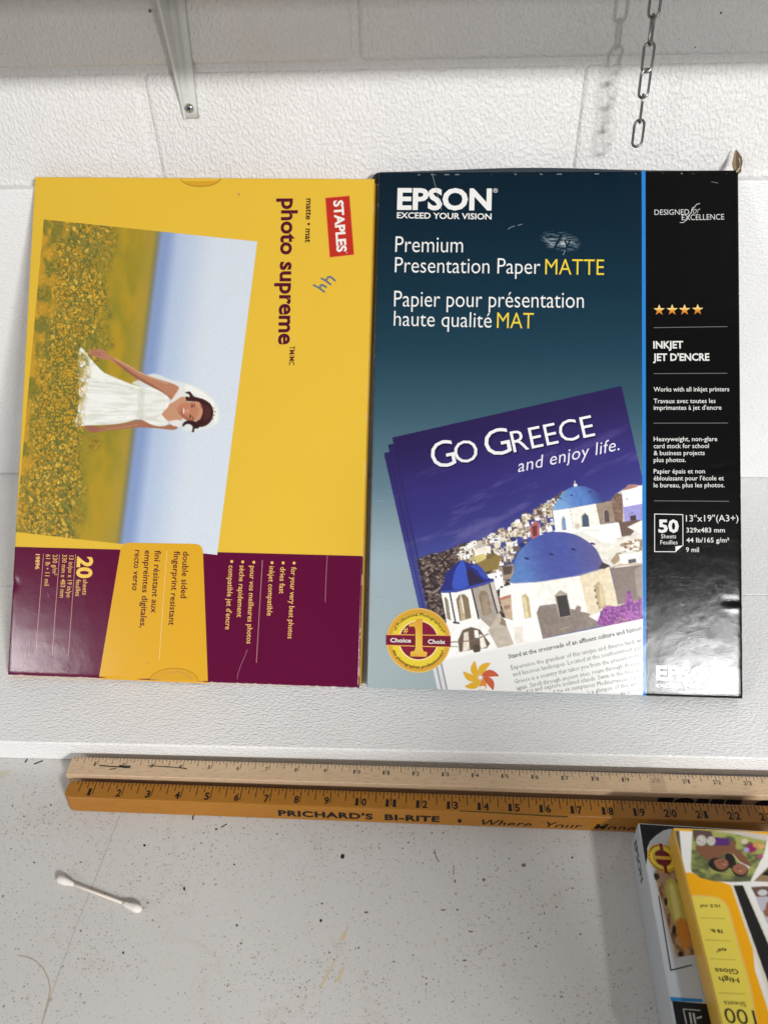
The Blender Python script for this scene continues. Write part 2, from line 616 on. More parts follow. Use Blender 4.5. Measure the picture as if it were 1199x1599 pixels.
bench_v, bench_f = bm_box(-34, 34, -38, .6, -1.2, 0, .06)
bench = mesh_obj('bench_top', bench_v, bench_f, BENCH)
tag(bench, 'off-white speckled bench top under the foam slabs', kind='structure')

ZJ = 18.99      # height of the bed joint seen above the boxes
wall_v, wall_f = bm_box(-44, 44, .13, 6, -1.2, 34)
wall = mesh_obj('block_wall', wall_v, wall_f, WALL)
tag(wall, 'white painted concrete block wall', kind='structure')
_bv, _bf = bm_box(-7.92, 7.92, 0, .9, -3.9, 3.9, .24, 6)
block_mesh = None
for k in range(-3, 3):
    zc = ZJ + 4 + 8 * (k - 1) + 0
    x_off = -2.39 + 8 if (k % 2) else -10.37 + 8
    for j in range(-2, 3):
        xc = x_off + 16.05 * j
        if block_mesh is None:
            o = mesh_obj('block', _bv, _bf, WALL, wall, smooth=True)
            block_mesh = o.data
        else:
            o = bpy.data.objects.new('block', block_mesh); col.objects.link(o); o.parent = wall
        o.location = (xc * IN, 0, zc * IN)

T = 1.017
v, f = bm_box(-30, 30, -16.353, -8.63, 0.004, T, .05)
o = mesh_obj('foam_slab', v, f, FOAM)
tag(o, 'front white foam slab on the bench, rulers lying along its edge', 'foam slab')
v, f = bm_box(-30, 30, -8.60, -.01, 0.004, T - .012, .03)
o = mesh_obj('foam_slab', v, f, FOAM)
tag(o, 'rear white foam slab on the bench, against the wall under the foam panel', 'foam slab')
v, f = bm_box(-30, 30, -.5603, -.012, T, 15.0127, .05)
o = mesh_obj('foam_panel', v, f, FOAM)
tag(o, 'upright white foam panel against the block wall behind the cartons', 'foam panel')

# the shelf over the frame: it carries the chain, sits on the bracket and shades the top of the wall
SHELF_Z = 22.76
v, f = bm_box(-32, 32, -10.9, -.02, SHELF_Z, SHELF_Z + .75, .04)
tag(mesh_obj('wall_shelf', v, f, simple('shelf_board', (226, 224, 220), .5)), 'white shelf board above the wall bracket and chain', 'shelf')

# ------------------------------------------------------------------ shelf bracket
STEEL = simple('white_enamel', (216, 218, 215), .3)
br = empty('shelf_bracket', (-8.67, 0, 17.35))
ZT = SHELF_Z - .005
zs = np.linspace(17.36, ZT, 14)


def bx_left(z): return -8.945 + (z - 17.36) * .012
def bx_right(z): return -8.42 + (z - 17.36) * .05


def flange(z): return .06 + max(0, (z - 17.62)) * .28


prof_n = 9
V = []; F = []
for z in zs:
    xl, xr = bx_left(z), bx_right(z)
    for i in range(prof_n):
        t = i / (prof_n - 1)
        ridge = .1 * math.exp(-((t - .62) / .13) ** 2) * min(1, max(0, (z - 17.9) / .8))
        V.append((xl + (xr - xl) * t, -.075 - ridge, z))
for i in range(len(zs) - 1):
    for k in range(prof_n - 1):
        a = i * prof_n + k
        F.append((a, a + 1, a + prof_n + 1, a + prof_n))
n0 = len(V)
for (x, y, z) in list(V): V.append((x, -.005, z))
for i in range(len(zs) - 1):
    for k in (0, prof_n - 1):
        a = i * prof_n + k
        F.append((a, a + prof_n, a + prof_n + n0, a + n0))
for k in range(prof_n - 1):
    F.append((k, k + n0, k + n0 + 1, k + 1))
mesh_obj('wall_leg', V, F, STEEL, br, smooth=True)
V = []; F = []
for z in zs:
    xl = bx_left(z); p = flange(z)
    for (x, y) in ((xl - .045, -.005), (xl - .045, -.07 - p), (xl - .0, -.085 - p), (xl + .045, -.07 - p), (xl + .045, -.005)):
        V.append((x, y, z))
for i in range(len(zs) - 1):
    for k in range(4):
        a = i * 5 + k
        F.append((a, a + 1, a + 6, a + 5))
F.append((0, 1, 2, 3, 4))
mesh_obj('stiffening_flange', V, F, STEEL, br)
v, f = bm_box(-8.95, -8.1, -9.6, -.09, ZT - .07, ZT - .003, .015)
mesh_obj('shelf_arm', v, f, STEEL, br)
CHROME = simple('bright_steel', (190, 190, 190), .18, 1.0)
sc_root = np.array([-8.71, -.078, 17.72])
V = []; F = []
for i, (r, h) in enumerate(((.165, 0), (.165, .03), (.145, .075), (.1, .105), (.05, .12))):
    for k in range(20):
        a = 2 * math.pi * k / 20
        V.append(sc_root + (r * math.cos(a), -h, r * math.sin(a)))
for i in range(4):
    for k in range(20):
        F.append((i * 20 + k, i * 20 + (k + 1) % 20, (i + 1) * 20 + (k + 1) % 20, (i + 1) * 20 + k))
F.append(tuple(range(80, 100)))
scr = mesh_obj('screw', V, F, CHROME, br, smooth=True)
parts = []
for an in (.5, .5 + math.pi / 2):
    v, f = bm_box(-.085, .085, -.131, -.10, -.02, .02)
    c, s = math.cos(an), math.sin(an)
    v = np.stack([v[:, 0] * c - v[:, 2] * s, v[:, 1], v[:, 0] * s + v[:, 2] * c], 1) + sc_root
    parts.append((v, f))
v, f = join(parts)
mesh_obj('cross_recess', v, f, simple('dark_recess', (40, 40, 40), .5), scr)
tag(br, 'white enamelled shelf bracket screwed to the block wall', 'bracket')

# ------------------------------------------------------------------ chain
ZINC = simple('zinc_wire', (150, 150, 148), .25, 1.0)
top = np.array([7.36, -2.0, 20.92]); bot = np.array([7.55, -2.0, 16.6])
axis = (top - bot) / np.linalg.norm(top - bot)
chain = empty('hanging_chain', tuple(bot))
pitch_l, half_w, wire = .775, .185, .047
L_tot = (SHELF_Z - bot[2]) / axis[2]
n_links = int((L_tot - .1) / pitch_l) + 1
spins = [12, 100, 20, 62, 95, 25, 80, 15, 90, 10]
for i in range(n_links):
    half_l = (pitch_l + wire * 2) / 2
    c0 = bot + axis * (half_l + wire + i * pitch_l)
    an = math.radians([14, 78, 22, 15, 88, 12, 70, 20, 80, 10][i % 10])
    s = np.array([math.cos(an), math.sin(an), 0]); s -= axis * (s @ axis); s /= np.linalg.norm(s)
    pts = []
    for k in range(28):
        a = 2 * math.pi * k / 28
        x = half_w * math.cos(a); y = half_w * math.sin(a)
        y += (half_l - half_w) * (1 if math.sin(a) >= 0 else -1)
        pts.append(c0 + s * x + axis * y)
    pts.append(pts[0])
    vv, ff = tube(pts + [pts[1]], wire, 8, cap=False)
    mesh_obj('link', vv, ff, ZINC, chain, smooth=True)
tag(chain, 'short zinc wire-link chain dangling in front of the wall', 'chain')


# ================================================================== the two big cartons
def carton_frame(x, y, z, yaw, lean, roll):
    r = np.array([math.cos(yaw), math.sin(yaw), 0]); b = np.array([-math.sin(yaw), math.cos(yaw), 0])
    up = math.sin(lean) * b + math.cos(lean) * np.array([0, 0, 1.])
    c, s = math.cos(roll), math.sin(roll)
    r, up = c * r + s * up, c * up - s * r
    return np.array([x, y, z]), r, up


def edge_round(x, z, w, h, r):
    ax = np.clip(r - np.minimum(x, w - x), 0, r); az = np.clip(r - np.minimum(z, h - z), 0, r)
    return r - np.sqrt(np.clip(r * r - ax * ax - az * az, 0, None))


def carton_body(name, pl, w, h, t, r, warp, mat, parent, nx=110, nz=160):
    def axis(L, n):
        e = r * (1 - np.cos(np.linspace(0, math.pi / 2, 6)))
        return np.concatenate([e[:-1], np.linspace(r, L - r, n), (L - e[::-1])[1:]])
    xs, zz = axis(w, nx), axis(h, nz)
    X, Z = np.meshgrid(xs, zz); X = X.ravel(); Z = Z.ravel()
    Y = warp(X, Z)
    nx_, nz_ = len(xs), len(zz)
    idx = np.arange(nx_ * nz_).reshape(nz_, nx_)
    F = np.stack([idx[:-1, :-1], idx[:-1, 1:], idx[1:, 1:], idx[1:, :-1]], -1).reshape(-1, 4).tolist()
    ring = list(idx[0, :]) + list(idx[1:, -1]) + list(idx[-1, :-1][::-1]) + list(idx[1:-1, 0][::-1])
    P = np.stack([X, Z, Y], 1)
    back = P[ring].copy(); back[:, 2] = t
    n0 = len(P)
    P = np.concatenate([P, back])
    m = len(ring)
    for i in range(m):
        j = (i + 1) % m
        F.append((int(ring[j]), int(ring[i]), n0 + i, n0 + j))
    F.append(tuple(range(n0, n0 + m))[::-1])
    Wd = pl.o + np.outer(P[:, 0], pl.ex) + np.outer(P[:, 1], pl.ez) - np.outer(P[:, 2], pl.n)
    o = mesh_obj(name, Wd, F, mat, parent, smooth=True)
    return o


# ------------------------------------------------------------------ dark teal carton
EW, EH, ET = 13.387, 19.3998, .6
eo, er, eu = carton_frame(-1.8889, -14.0282, T + .6 * math.sin(.7533), -.0091, .7533, -.005)
_epl = Plane(eo, er, eu)
_c1, _c2 = _epl.uv(1160, 735), _epl.uv(1160, 944)


def ewarp(x, z):
    x = np.asarray(x, float); z = np.asarray(z, float)
    y = edge_round(np.clip(x, 0, EW), np.clip(z, 0, EH), EW, EH, .09)
    inner = sst(0, .5, np.minimum(np.minimum(x, EW - x), np.minimum(z, EH - z)))
    y = y + inner * .010 * (fbm(x * .35 + 3, z * .35, 5, 2) - .5) + inner * .003 * (fbm(x * 1.6, z * 1.6 + 9, 8, 2) - .5)
    d = (z - _c1[1] - .05 * np.sin(x * 3)) / .07; y = y + .030 * d * np.exp(-d * d) * sst(_c1[0] - 1.6, _c1[0] - .6, x) * 1.6
    d = (z - _c2[1]) / .13; y = y + .045 * d * np.exp(-d * d) * sst(_c2[0] - .95, _c2[0] - .3, x)
    d = (z - EH + .16) / .05; y = y - .012 * np.exp(-d * d) * (fbm(x * 1.2, x * 0, 3, 2) > .5)
    for (px, py, ln) in ((585, 782, .5), (588, 858, .6), (585, 933, .7), (583, 970, .4)):
        q = _epl.uv(px, py); d = (z - q[1]) / .06
        y = y + .008 * d * np.exp(-d * d) * sst(ln, 0, np.abs(x - q[0]))
    return y


EPL = Plane(eo, er, eu, ewarp)
ebox = empty('paper_carton', tuple(eo), (er, -EPL.n, eu))
tag(ebox, 'dark teal and black carton of matte paper with Greek village picture', 'carton')

ux0 = EPL.uv(1001.3, 300)[0]; ux1 = EPL.uv(1007.3, 300)[0]
lx0 = EPL.uv(1003.4, 1060)[0]; lx1 = EPL.uv(1008.6, 1060)[0]


def mat_ecarton():
    m, nt, b = new_mat('teal_black_card')
    tc = node(nt, 'ShaderNodeTexCoord'); s = node(nt, 'ShaderNodeSeparateXYZ'); nt.links.new(tc.outputs['Object'], s.inputs[0])
    za, zb = EPL.uv(800, 300)[1] * IN, EPL.uv(800, 1060)[1] * IN

    def edge(xt, xb):
        k = (xt - xb) * IN / (za - zb)
        return math_n(nt, 'GREATER_THAN', math_n(nt, 'SUBTRACT', s.outputs[0], math_n(nt, 'MULTIPLY', math_n(nt, 'SUBTRACT', s.outputs[2], zb), k)), xb * IN)
    ramp = node(nt, 'ShaderNodeValToRGB')
    mr = node(nt, 'ShaderNodeMapRange', i_From_Min=0.0, i_From_Max=EH * IN); nt.links.new(s.outputs[2], mr.inputs[0])
    nz = node(nt, 'ShaderNodeTexNoise', i_Scale=420.0, i_Detail=2.0); nt.links.new(tc.outputs['Object'], nz.inputs['Vector'])
    fac = math_n(nt, 'ADD', mr.outputs[0], math_n(nt, 'MULTIPLY', math_n(nt, 'SUBTRACT', nz.outputs[0], .5), .03))
    nt.links.new(fac, ramp.inputs[0])
    stops = [(0.0, (164, 178, 181)), (.12, (162, 177, 181)), (.24, (160, 178, 187)), (.38, (98, 126, 140)), (.52, (57, 90, 105)), (.64, (30, 63, 80)), (.76, (16, 47, 64)), (.9, (7, 35, 51)), (1.0, (5, 29, 44))]  # printed teal gradient, with some sheen put into its pale lower stops
    el = ramp.color_ramp.elements
    el[0].position, el[0].color = stops[0][0], lin(stops[0][1])
    el[1].position, el[1].color = stops[-1][0], lin(stops[-1][1])
    for p, c in stops[1:-1]:
        e = el.new(p); e.color = lin(c)
    c = mix_c(nt, edge(ux0, lx0), ramp.outputs[0], lin((44, 128, 208)))
    c = mix_c(nt, edge(ux1, lx1), c, lin((5, 5, 6)))
    # rubbed edges show the board
    ed = node(nt, 'ShaderNodeTexNoise', i_Scale=110.0, i_Detail=4.0); nt.links.new(tc.outputs['Object'], ed.inputs['Vector'])
    dx = math_n(nt, 'MINIMUM', s.outputs[0], math_n(nt, 'SUBTRACT', EW * IN, s.outputs[0]))
    dz = math_n(nt, 'MINIMUM', s.outputs[2], math_n(nt, 'SUBTRACT', EH * IN, s.outputs[2]))
    dz2 = math_n(nt, 'SUBTRACT', EH * IN, s.outputs[2])
    near = math_n(nt, 'LESS_THAN', math_n(nt, 'MINIMUM', dx, dz), .0010)
    near2 = math_n(nt, 'MULTIPLY', math_n(nt, 'LESS_THAN', dz2, .0042), math_n(nt, 'GREATER_THAN', dz2, .0032))
    wear = math_n(nt, 'MULTIPLY', math_n(nt, 'MAXIMUM', near, near2), math_n(nt, 'GREATER_THAN', ed.outputs[0], .60))
    c = mix_c(nt, math_n(nt, 'MULTIPLY', wear, .55), c, lin((170, 172, 172)))
    nt.links.new(c, b.inputs['Base Color'])
    b.inputs['Roughness'].default_value = .15
    b.inputs['Specular IOR Level'].default_value = .24
    paper_bump(nt, b, .15, 1000)
    return m


ECARD = mat_ecarton()
carton_body('carton_body', EPL, EW, EH, ET, .09, ewarp, ECARD, ebox)

# bulged top flap behind the front edge and the torn tab at the right corner
xs = np.linspace(.05, EW - .05, 60)
V = []; F = []
for i, x in enumerate(xs):
    t = x / EW
    bulge = (.02 + .19 * math.exp(-((t - .42) / .27) ** 2)) if t < .98 else .02
    for (zo, yo) in ((-.02, .09), (bulge * .8, .12), (bulge, .2), (bulge * .9, .3), (-.02, .5)):
        V.append(EPL.o + x * EPL.ex + (EH + zo) * EPL.ez - yo * EPL.n)
for i in range(len(xs) - 1):
    for k in range(4):
        a = i * 5 + k
        F.append((a, a + 5, a + 6, a + 1))
tf = mesh_obj('top_flap', V, F, simple('navy_flap', (38, 54, 66), .5, bump=(.3, 500)), ebox, smooth=True)
KRAFT = simple('torn_board', (150, 128, 102), .8, bump=(.6, 400))
tabp = [(1148, 266), (1146.2, 254), (1146.6, 248), (1148.4, 240), (1149.2, 232), (1151, 231.5), (1153.4, 239), (1156.6, 246), (1158, 254), (1156.6, 262), (1157, 268), (1152.6, 271)]
uv = EPL.uvs(tabp)
dep = [.10, .17, .22, .2, .12, .1, .0, -.05, -.06, -.03, .02, .06]
V = [EPL.o + x * EPL.ex + z * EPL.ez - dp * EPL.n for (x, z), dp in zip(uv, dep)]
cz = uv.mean(0)
V.append(EPL.o + cz[0] * EPL.ex + cz[1] * EPL.ez - .24 * EPL.n)
V += [q - .045 * EPL.n for q in V]
n = len(uv)
F = [(k, n, (k + 1) % n) for k in range(n)] + [(n + 1 + (k + 1) % n, 2 * n + 1, n + 1 + k) for k in range(n)] + [(k, (k + 1) % n, n + 1 + (k + 1) % n, n + 1 + k) for k in range(n)]
tt_ = mesh_obj('torn_tab', V, F, KRAFT, ebox)
v, f = join([stroke(EPL, [(1154.5, 247), (1156.6, 254), (1155, 262), (1151, 266), (1148.6, 270)], 1.6, 9)])
mesh_obj('torn_fibres', v, f, simple('pale_fibres', (206, 196, 178), .9), tt_)
lf = [(592, 266), (590, 263), (584, 266), (577, 279), (590, 281)]
uv = EPL.uvs(lf)
V = [EPL.o + x * EPL.ex + z * EPL.ez - .3 * EPL.n for x, z in uv] + [EPL.o + x * EPL.ex + z * EPL.ez - .34 * EPL.n for x, z in uv]
F = [(4, 3, 2, 1, 0), (5, 6, 7, 8, 9)] + [(k, (k + 1) % 5, 5 + (k + 1) % 5, 5 + k) for k in range(5)]
mesh_obj('side_flap', V, F, simple('flap_dark', (24, 30, 38), .5), ebox)

WH = (236, 236, 234); YL = (236, 206, 62); LG = (206, 206, 206)
lettering('brand_lettering', EPL, ebox, WH, [('EPSON', (619.8, 326.3), (767, 327.2), 34.3, .034), ('EXCEED YOUR VISION', (619.5, 340.6), (767, 342.7), 9.4, .018),
          ('®', (769.5, 301), (777, 301), 6.5, .0)], 1)
lettering('title_lettering', EPL, ebox, WH, [('Premium', (617, 393.7), (722.5, 394.3), 24.4, -.006), ('Presentation Paper', (616.3, 425.4), (843, 428), 23.6, -.006),
          ('Papier pour présentation', (615, 478.7), (911, 480.9), 24.4, -.006), ('haute qualité', (614.6, 508.8), (767, 511.7), 23.2, -.006)], 1, res=4)
lettering('finish_lettering', EPL, ebox, YL, [('MATTE', (850.7, 428.6), (942.5, 429.6), 24.2, -.006), ('MAT', (775.5, 512.2), (832.5, 513.2), 24.2, -.006)], 1)
lettering('slogan_lettering', EPL, ebox, LG, [('DESIGNED', (1021.2, 335.8), (1075.4, 335.2), 8.5, 0.0), ('EXCELLENCE', (1063.8, 344), (1130, 342.9), 8.9, 0.0),
          ('for', (1078, 334), (1093, 333), 10.5, -.012, .35)], 1, extra=[stroke(EPL, [(1061, 347.5), (1066, 347.8), (1072, 343), (1081, 327), (1087, 319), (1092, 318)], .9, 1)])
lettering('spec_lettering', EPL, ebox, (226, 226, 222), [
    ('INKJET', (1019.4, 544), (1066, 543.7), 12, .028), ("JET D'ENCRE", (1018.9, 563.3), (1107, 562.9), 12, .028),
    ('Works with all inkjet printers', (1020, 611.4), (1137.8, 611), 7.2, .006), ('Travaux avec toutes les', (1020, 629.6), (1116.5, 629.3), 7.2, .006),
    ("imprimantes à jet d'encre", (1020, 640), (1125.8, 639.7), 7.2, .006), ('Heavyweight, non-glare', (1020, 689), (1119.2, 688.8), 7.2, .006),
    ('card stock for school', (1020, 699.9), (1106, 699.6), 7.2, .006), ('& business projects', (1020, 710.8), (1099.6, 710.5), 7.2, .006),
    ('plus photos.', (1020, 721.6), (1070, 721.4), 7.2, .006), ('Papier épais et non', (1020, 739.4), (1100, 739.1), 7.2, .006),
    ("éblouissant pour l'école et", (1020, 750.2), (1129.4, 750), 7.2, .006), ('le bureau, plus les photos.', (1020, 761), (1130.6, 760.8), 7.2, .006),
    ('50', (1027.4, 831), (1059.4, 831), 21.2, .036), ('Sheets', (1031.6, 840.6), (1055, 840.6), 6.6), ('Feuilles', (1030.4, 850), (1057.2, 850), 6.6),
    ('13"x19"(A3+)', (1070.4, 814.4), (1152.2, 814), 10.2), ('329x483 mm', (1071, 831.4), (1131, 831.3), 7.6, .008), ('44 lb/165 g/m²', (1071, 847), (1137.8, 847), 7.6, .008),
    ('9 mil', (1070.4, 862), (1090.6, 862), 7.6, .008)], 1, res=2)
lettering('foot_lettering', EPL, ebox, (206, 206, 204), [('EPSON', (1023.8, 1061), (1136, 1064), 23.5, .034), ('EXCEED YOUR VISION', (1024.2, 1073), (1136, 1076), 5.6, .018)], 1)
parts = [stroke(EPL, [a, b], w, 1) for a, b, w in (((1020.3, 511.7), (1134.6, 510), .9), ((1020.3, 583.5), (1134.6, 582.8), .9), ((1020, 660.8), (1135.5, 660.6), .9), ((1020.8, 782), (1137, 782.8), .9))]
each('rule_line', parts, ink((120, 120, 120)), ebox)
parts = [stroke(EPL, [(1021.4, 802.6), (1065.4, 803.6), (1065.6, 852)], 1.1, 1), stroke(EPL, [(1054.4, 861.6), (1021.4, 861.4), (1021.4, 802.6)], 1.1, 1),
         flat_poly(EPL, [(1054, 862), (1054, 853.2), (1066, 851.6)], 1)]
v, f = join(parts); mesh_obj('sheet_icon', v, f, ink(WH), ebox)
for (sx, sy) in ((1028.6, 484.3), (1048.8, 484.1), (1068.2, 484), (1088.6, 483.6)):
    P = []
    for k in range(10):
        r = 9.0 if k % 2 == 0 else 3.7
        a = math.radians(90 + 36 * k)
        P.append((sx + r * math.cos(a), sy - r * math.sin(a)))
    uv = EPL.uvs(P + [(sx, sy)]); Wv = EPL.w(uv, LY)
    cols = np.array([lin1((250, 225, 150)) if p[1] < sy - 1 else lin1((196, 116, 34)) for p in P] + [lin1((226, 158, 62))])
    mesh_obj('star', Wv, [(10, (k + 1) % 10, k) for k in range(10)], printed('star_ink'), ebox, colours=cols)

# scuffs and scratches in the print
def scuff_amount(X, Y):
    u = (X - 875) / 34 - (Y - 377) / 60; w_ = (Y - 377) / 19
    r = np.sqrt(u * u + w_ * w_)
    a = .8 * sst(1.15, 0, r) * (.1 + .9 * sst(.3, .7, fbm(X / 10, Y / 1.4, 3, 2))) * (.55 + .6 * fbm(X / 3, Y / 3, 13, 2)) * 1.5
    for p, q in (((876, 368), (866, 386)), ((889, 376), (879, 398)), ((882, 377), (885, 384))):
        dx, dy = q[0] - p[0], q[1] - p[1]; t = np.clip(((X - p[0]) * dx + (Y - p[1]) * dy) / (dx * dx + dy * dy), 0, 1)
        a = a * sst(.6, 2.2, np.hypot(X - p[0] - t * dx, Y - p[1] - t * dy))
    return np.clip(a, 0, 1)


grid_decal(EPL, [(830, 350), (920, 350), (920, 404), (830, 404)], 130, 90, lambda X, Y: mixc(np.tile(np.array((16., 38, 54)), (len(X), 1)), (196, 202, 204), scuff_amount(X, Y)),
           printed('scuff_print', .4), 'rubbed_scuff', ebox, .7, keep=lambda x, y: scuff_amount(x, y) > .1)
parts = [stroke(EPL, p, w, 1.3) for p, w in (([(673, 265), (681, 296), (689, 328)], .55), ([(793, 358), (797, 355), (803, 353)], .7), ([(808, 352), (815, 350)], .7), ([(848, 371), (864, 384)], .7), ([(882, 391), (879, 398)], .9),
         ([(588, 782), (600, 783)], .8), ([(589, 857), (606, 858)], .7), ([(583, 933), (603, 931)], 1.0), ([(1153, 459), (1155, 461)], 1.2), ([(1110, 284), (1120, 286)], .5))]
each('scratch', parts, ink((150, 164, 172), .6), ebox)

# ------------------------------------------------------------------ the village picture on the teal carton
PG = [(612.4, 683.2), (969.8, 602.5), (1001.8, 744), (1003.2, 1085.6), (699, 1077.4)]
PG2 = [(605.7, 694.7), (640, 686), (720, 1078), (690.8, 1077.2)]
PG3 = [(599.3, 707.8), (630, 700), (716, 1078), (683, 1077)]
_pp = Painter(np.zeros(1), np.zeros(1), (0, 0, 0))


def inside(pts, x, y):
    _pp.X, _pp.Y = x, y
    return _pp.mask(pts, .01) > .5


def paint_village(X, Y):
    P = Painter(X, Y, (60, 50, 120))
    h = Y + .226 * (X - 612) - 683
    t = np.clip(h / 230, 0, 1)
    sky = mixc((38, 25, 76), (54, 48, 122), sst(0, .55, t)); sky = mixc(sky, (78, 90, 164), sst(.5, 1.05, t))
    P.C = sky
    a = .42
    u = (X * math.cos(a) - Y * math.sin(a)); w_ = X * math.sin(a) + Y * math.cos(a)
    cl = fbm(u / 70, w_ / 16, 3, 4)
    P.blend(sst(.52, .82, cl) * sst(40, 110, h) * .5, (128, 116, 172))
    P.blend((vnoise(X * 1.1, Y * 1.1, 77) - .5)[:, None][:, 0] * .10 + .05, (90, 86, 150))
    rg = random.Random(11)
    # cliff
    cliff = [(650, 874), (668, 866), (690, 862), (708, 855), (722, 848), (748, 846), (775, 860), (800, 900), (800, 1010), (690, 1010), (668, 960)]
    m = P.mask(cliff, 3)
    nz = fbm(X / 5, Y / 4, 21, 4); nz2 = fbm(X / 3 + Y / 9, Y / 2.2, 30, 3)
    P.blend(m, mixc((58, 46, 50), (150, 130, 118), sst(.38, .75, nz * .6 + nz2 * .4)))
    P.blend(m * sst(.66, .8, nz2), (176, 158, 142))
    P.line([(676, 926), (690, 916), (706, 905), (716, 892)], 3, (190, 172, 155), .7)
    # town climbing the ridge
    for k in range(420):
        t = rg.random()
        bx = 716 + t * 165 + rg.uniform(-6, 6); top = 850 - 88 * t ** 1.15
        by = top + abs(rg.gauss(0, 1)) * (10 + 26 * (1 - abs(t - .4))) + 3
        if by > 915: continue
        wd, ht = rg.uniform(3, 9), rg.uniform(3, 8)
        cc = rg.choice([(240, 236, 228), (236, 230, 222), (226, 214, 194), (214, 202, 178), (170, 150, 134), (104, 84, 76), (150, 124, 108), (244, 242, 238), (206, 190, 150)])
        P.poly([(bx, by), (bx + wd, by - wd * .2), (bx + wd + 1, by + ht - wd * .2), (bx + 1, by + ht)], cc, 1.0)
        if rg.random() < .5:
            P.ell(bx + wd * .55, by + ht * .5, .8, 1.4, (80, 70, 76), .6)
    for (x, y, rx, ry, c) in ((815, 851, 5, 4, (52, 56, 110)), (801, 842, 5, 3.5, (60, 64, 118)), (806, 857, 5.5, 4.5, (120, 100, 88)), (776, 851, 5, 5.5, (228, 216, 196)), (731, 868, 3, 3, (240, 238, 232))):
        P.ell(x, y, rx, ry, c, .3)
    P.poly([(826, 824), (834, 814), (842, 816), (842, 840), (830, 842)], (186, 108, 110), 1.2)
    P.poly([(830, 822), (838, 820), (838, 836), (832, 838)], (120, 60, 66), 1.2)
    P.poly([(740, 868), (757, 864), (758, 876), (742, 880)], (222, 204, 130), 1)
    P.poly([(744, 880), (772, 866), (782, 868), (778, 888), (756, 894)], (150, 128, 74), 1.2)
    P.poly([(757, 868), (770, 862), (775, 866), (764, 874)], (128, 110, 66), 1.2)
    P.poly([(738, 856), (752, 851), (766, 853), (766, 862), (742, 868)], (232, 226, 214), 1)
    P.poly([(740, 853), (750, 847), (760, 852), (742, 858)], (206, 196, 182), 1)
    P.ell(768, 861, 2.0, 3, (90, 76, 70), .5)
    P.poly([(776, 886), (802, 880), (802, 902), (788, 906)], (170, 152, 134), 1); P.poly([(784, 884), (800, 884), (798, 896), (786, 898)], (96, 80, 74), 1.5)
    P.poly([(760, 897), (783, 892), (787, 916), (775, 922), (766, 912)], (240, 238, 234), 1)
    P.poly([(780, 918), (800, 912), (802, 932), (780, 936)], (240, 236, 230), 1); P.ell(774, 901, 1.1, 1.7, (70, 66, 84), .4); P.ell(782, 899, 1.1, 1.7, (70, 66, 84), .4); P.ell(783, 916.5, 2.2, 1.6, (60, 60, 90), .4)
    P.poly([(779, 934), (799, 928), (804, 966), (790, 968)], (206, 180, 152), 1); P.poly([(779, 934), (798, 928), (799, 932), (780, 938)], (196, 128, 112), 1)
    P.poly([(786, 946), (796, 944), (796, 950), (787, 952)], (168, 132, 112), 1.4)
    # upper right houses
    P.poly([(960, 772), (984, 757), (999, 758), (1004, 757), (1004, 980), (958, 980)], (216, 208, 198), 1.2)
    nzb = fbm(X / 4, Y / 3, 51, 3)
    P.blend(P.mask([(946, 790), (962, 770), (972, 772), (972, 818), (960, 816)], 1.5), mixc((86, 62, 54), (176, 146, 126), nzb))
    P.poly([(968, 770), (980, 757), (992, 756), (998, 763), (985, 769)], (176, 130, 118), 1.2)
    P.poly([(970, 767), (1004, 758), (1004, 816), (976, 815)], (238, 234, 230), 1)
    P.poly([(972, 792), (1004, 786), (1004, 812), (975, 815)], (160, 156, 216), 1)
    P.poly([(983, 806), (992, 804), (993, 812), (984, 814)], (76, 58, 60), 1); P.ell(978.5, 779.5, 1.5, .9, (90, 80, 80), .5); P.ell(986.5, 801, 1.6, .9, (80, 70, 90), .5)
    P.poly([(966, 816), (992, 812), (1004, 812), (984, 836), (970, 838)], (112, 90, 82), 1.2)
    P.poly([(979, 823), (1004, 811), (1004, 836), (990, 829)], (232, 226, 218), 1.2)
    # upper church
    P.poly([(862.5, 797.5), (889.3, 793.7), (895, 829), (867, 830.5)], (240, 238, 232), .9)
    P.poly([(889.3, 793.7), (929.8, 786), (937, 820), (895, 829.5)], (230, 226, 216), .9)
    P.poly([(929.8, 786), (953.6, 782), (960.5, 815), (937, 820)], (158, 140, 122), .9)
    P.poly([(862, 829), (936, 819.5), (965, 815.5), (970, 838), (955, 842), (930, 836), (890, 838)], (242, 240, 236), .9)
    P.poly([(893, 834), (912, 827), (932, 827), (950, 834), (964, 843), (1004, 834), (1004, 884), (955, 886), (938, 880), (928, 856)], (222, 218, 208), 1)
    P.poly([(908, 830), (930, 828), (948, 834), (961, 842), (958, 848), (940, 846)], (236, 234, 228), 2)
    P.blend(P.mask([(968, 850), (984, 843), (1004, 842), (1004, 862), (985, 860), (972, 862)], 3), mixc((150, 122, 96), (232, 226, 216), sst(.35, .65, nzb)))
    P.poly([(953, 876), (962, 864), (970, 862), (966, 876), (958, 882)], (176, 152, 124), 2)
    P.poly([(965, 866), (994, 864), (999, 878), (972, 882)], (240, 238, 236), 1); P.poly([(980, 874), (992, 872), (993, 878), (981, 880)], (96, 90, 98), 1.2)
    P.ell(901, 822, 4, 5, (206, 192, 168), 1.0, .7)
    dome1 = [(864, 796.5), (868, 785), (876, 772), (887, 763), (900, 759.3), (915, 760.3), (930, 767), (940, 776), (945.5, 783), (930, 786.5), (900, 791.5)]
    m = P.mask(dome1, 1.0, 4)
    tt = np.clip((X - 864) / 82 - (Y - 775) / 160, 0, 1)
    P.blend(m, mixc(mixc((126, 168, 216), (92, 132, 198), sst(0, .45, tt)), (58, 62, 126), sst(.5, 1, tt)))
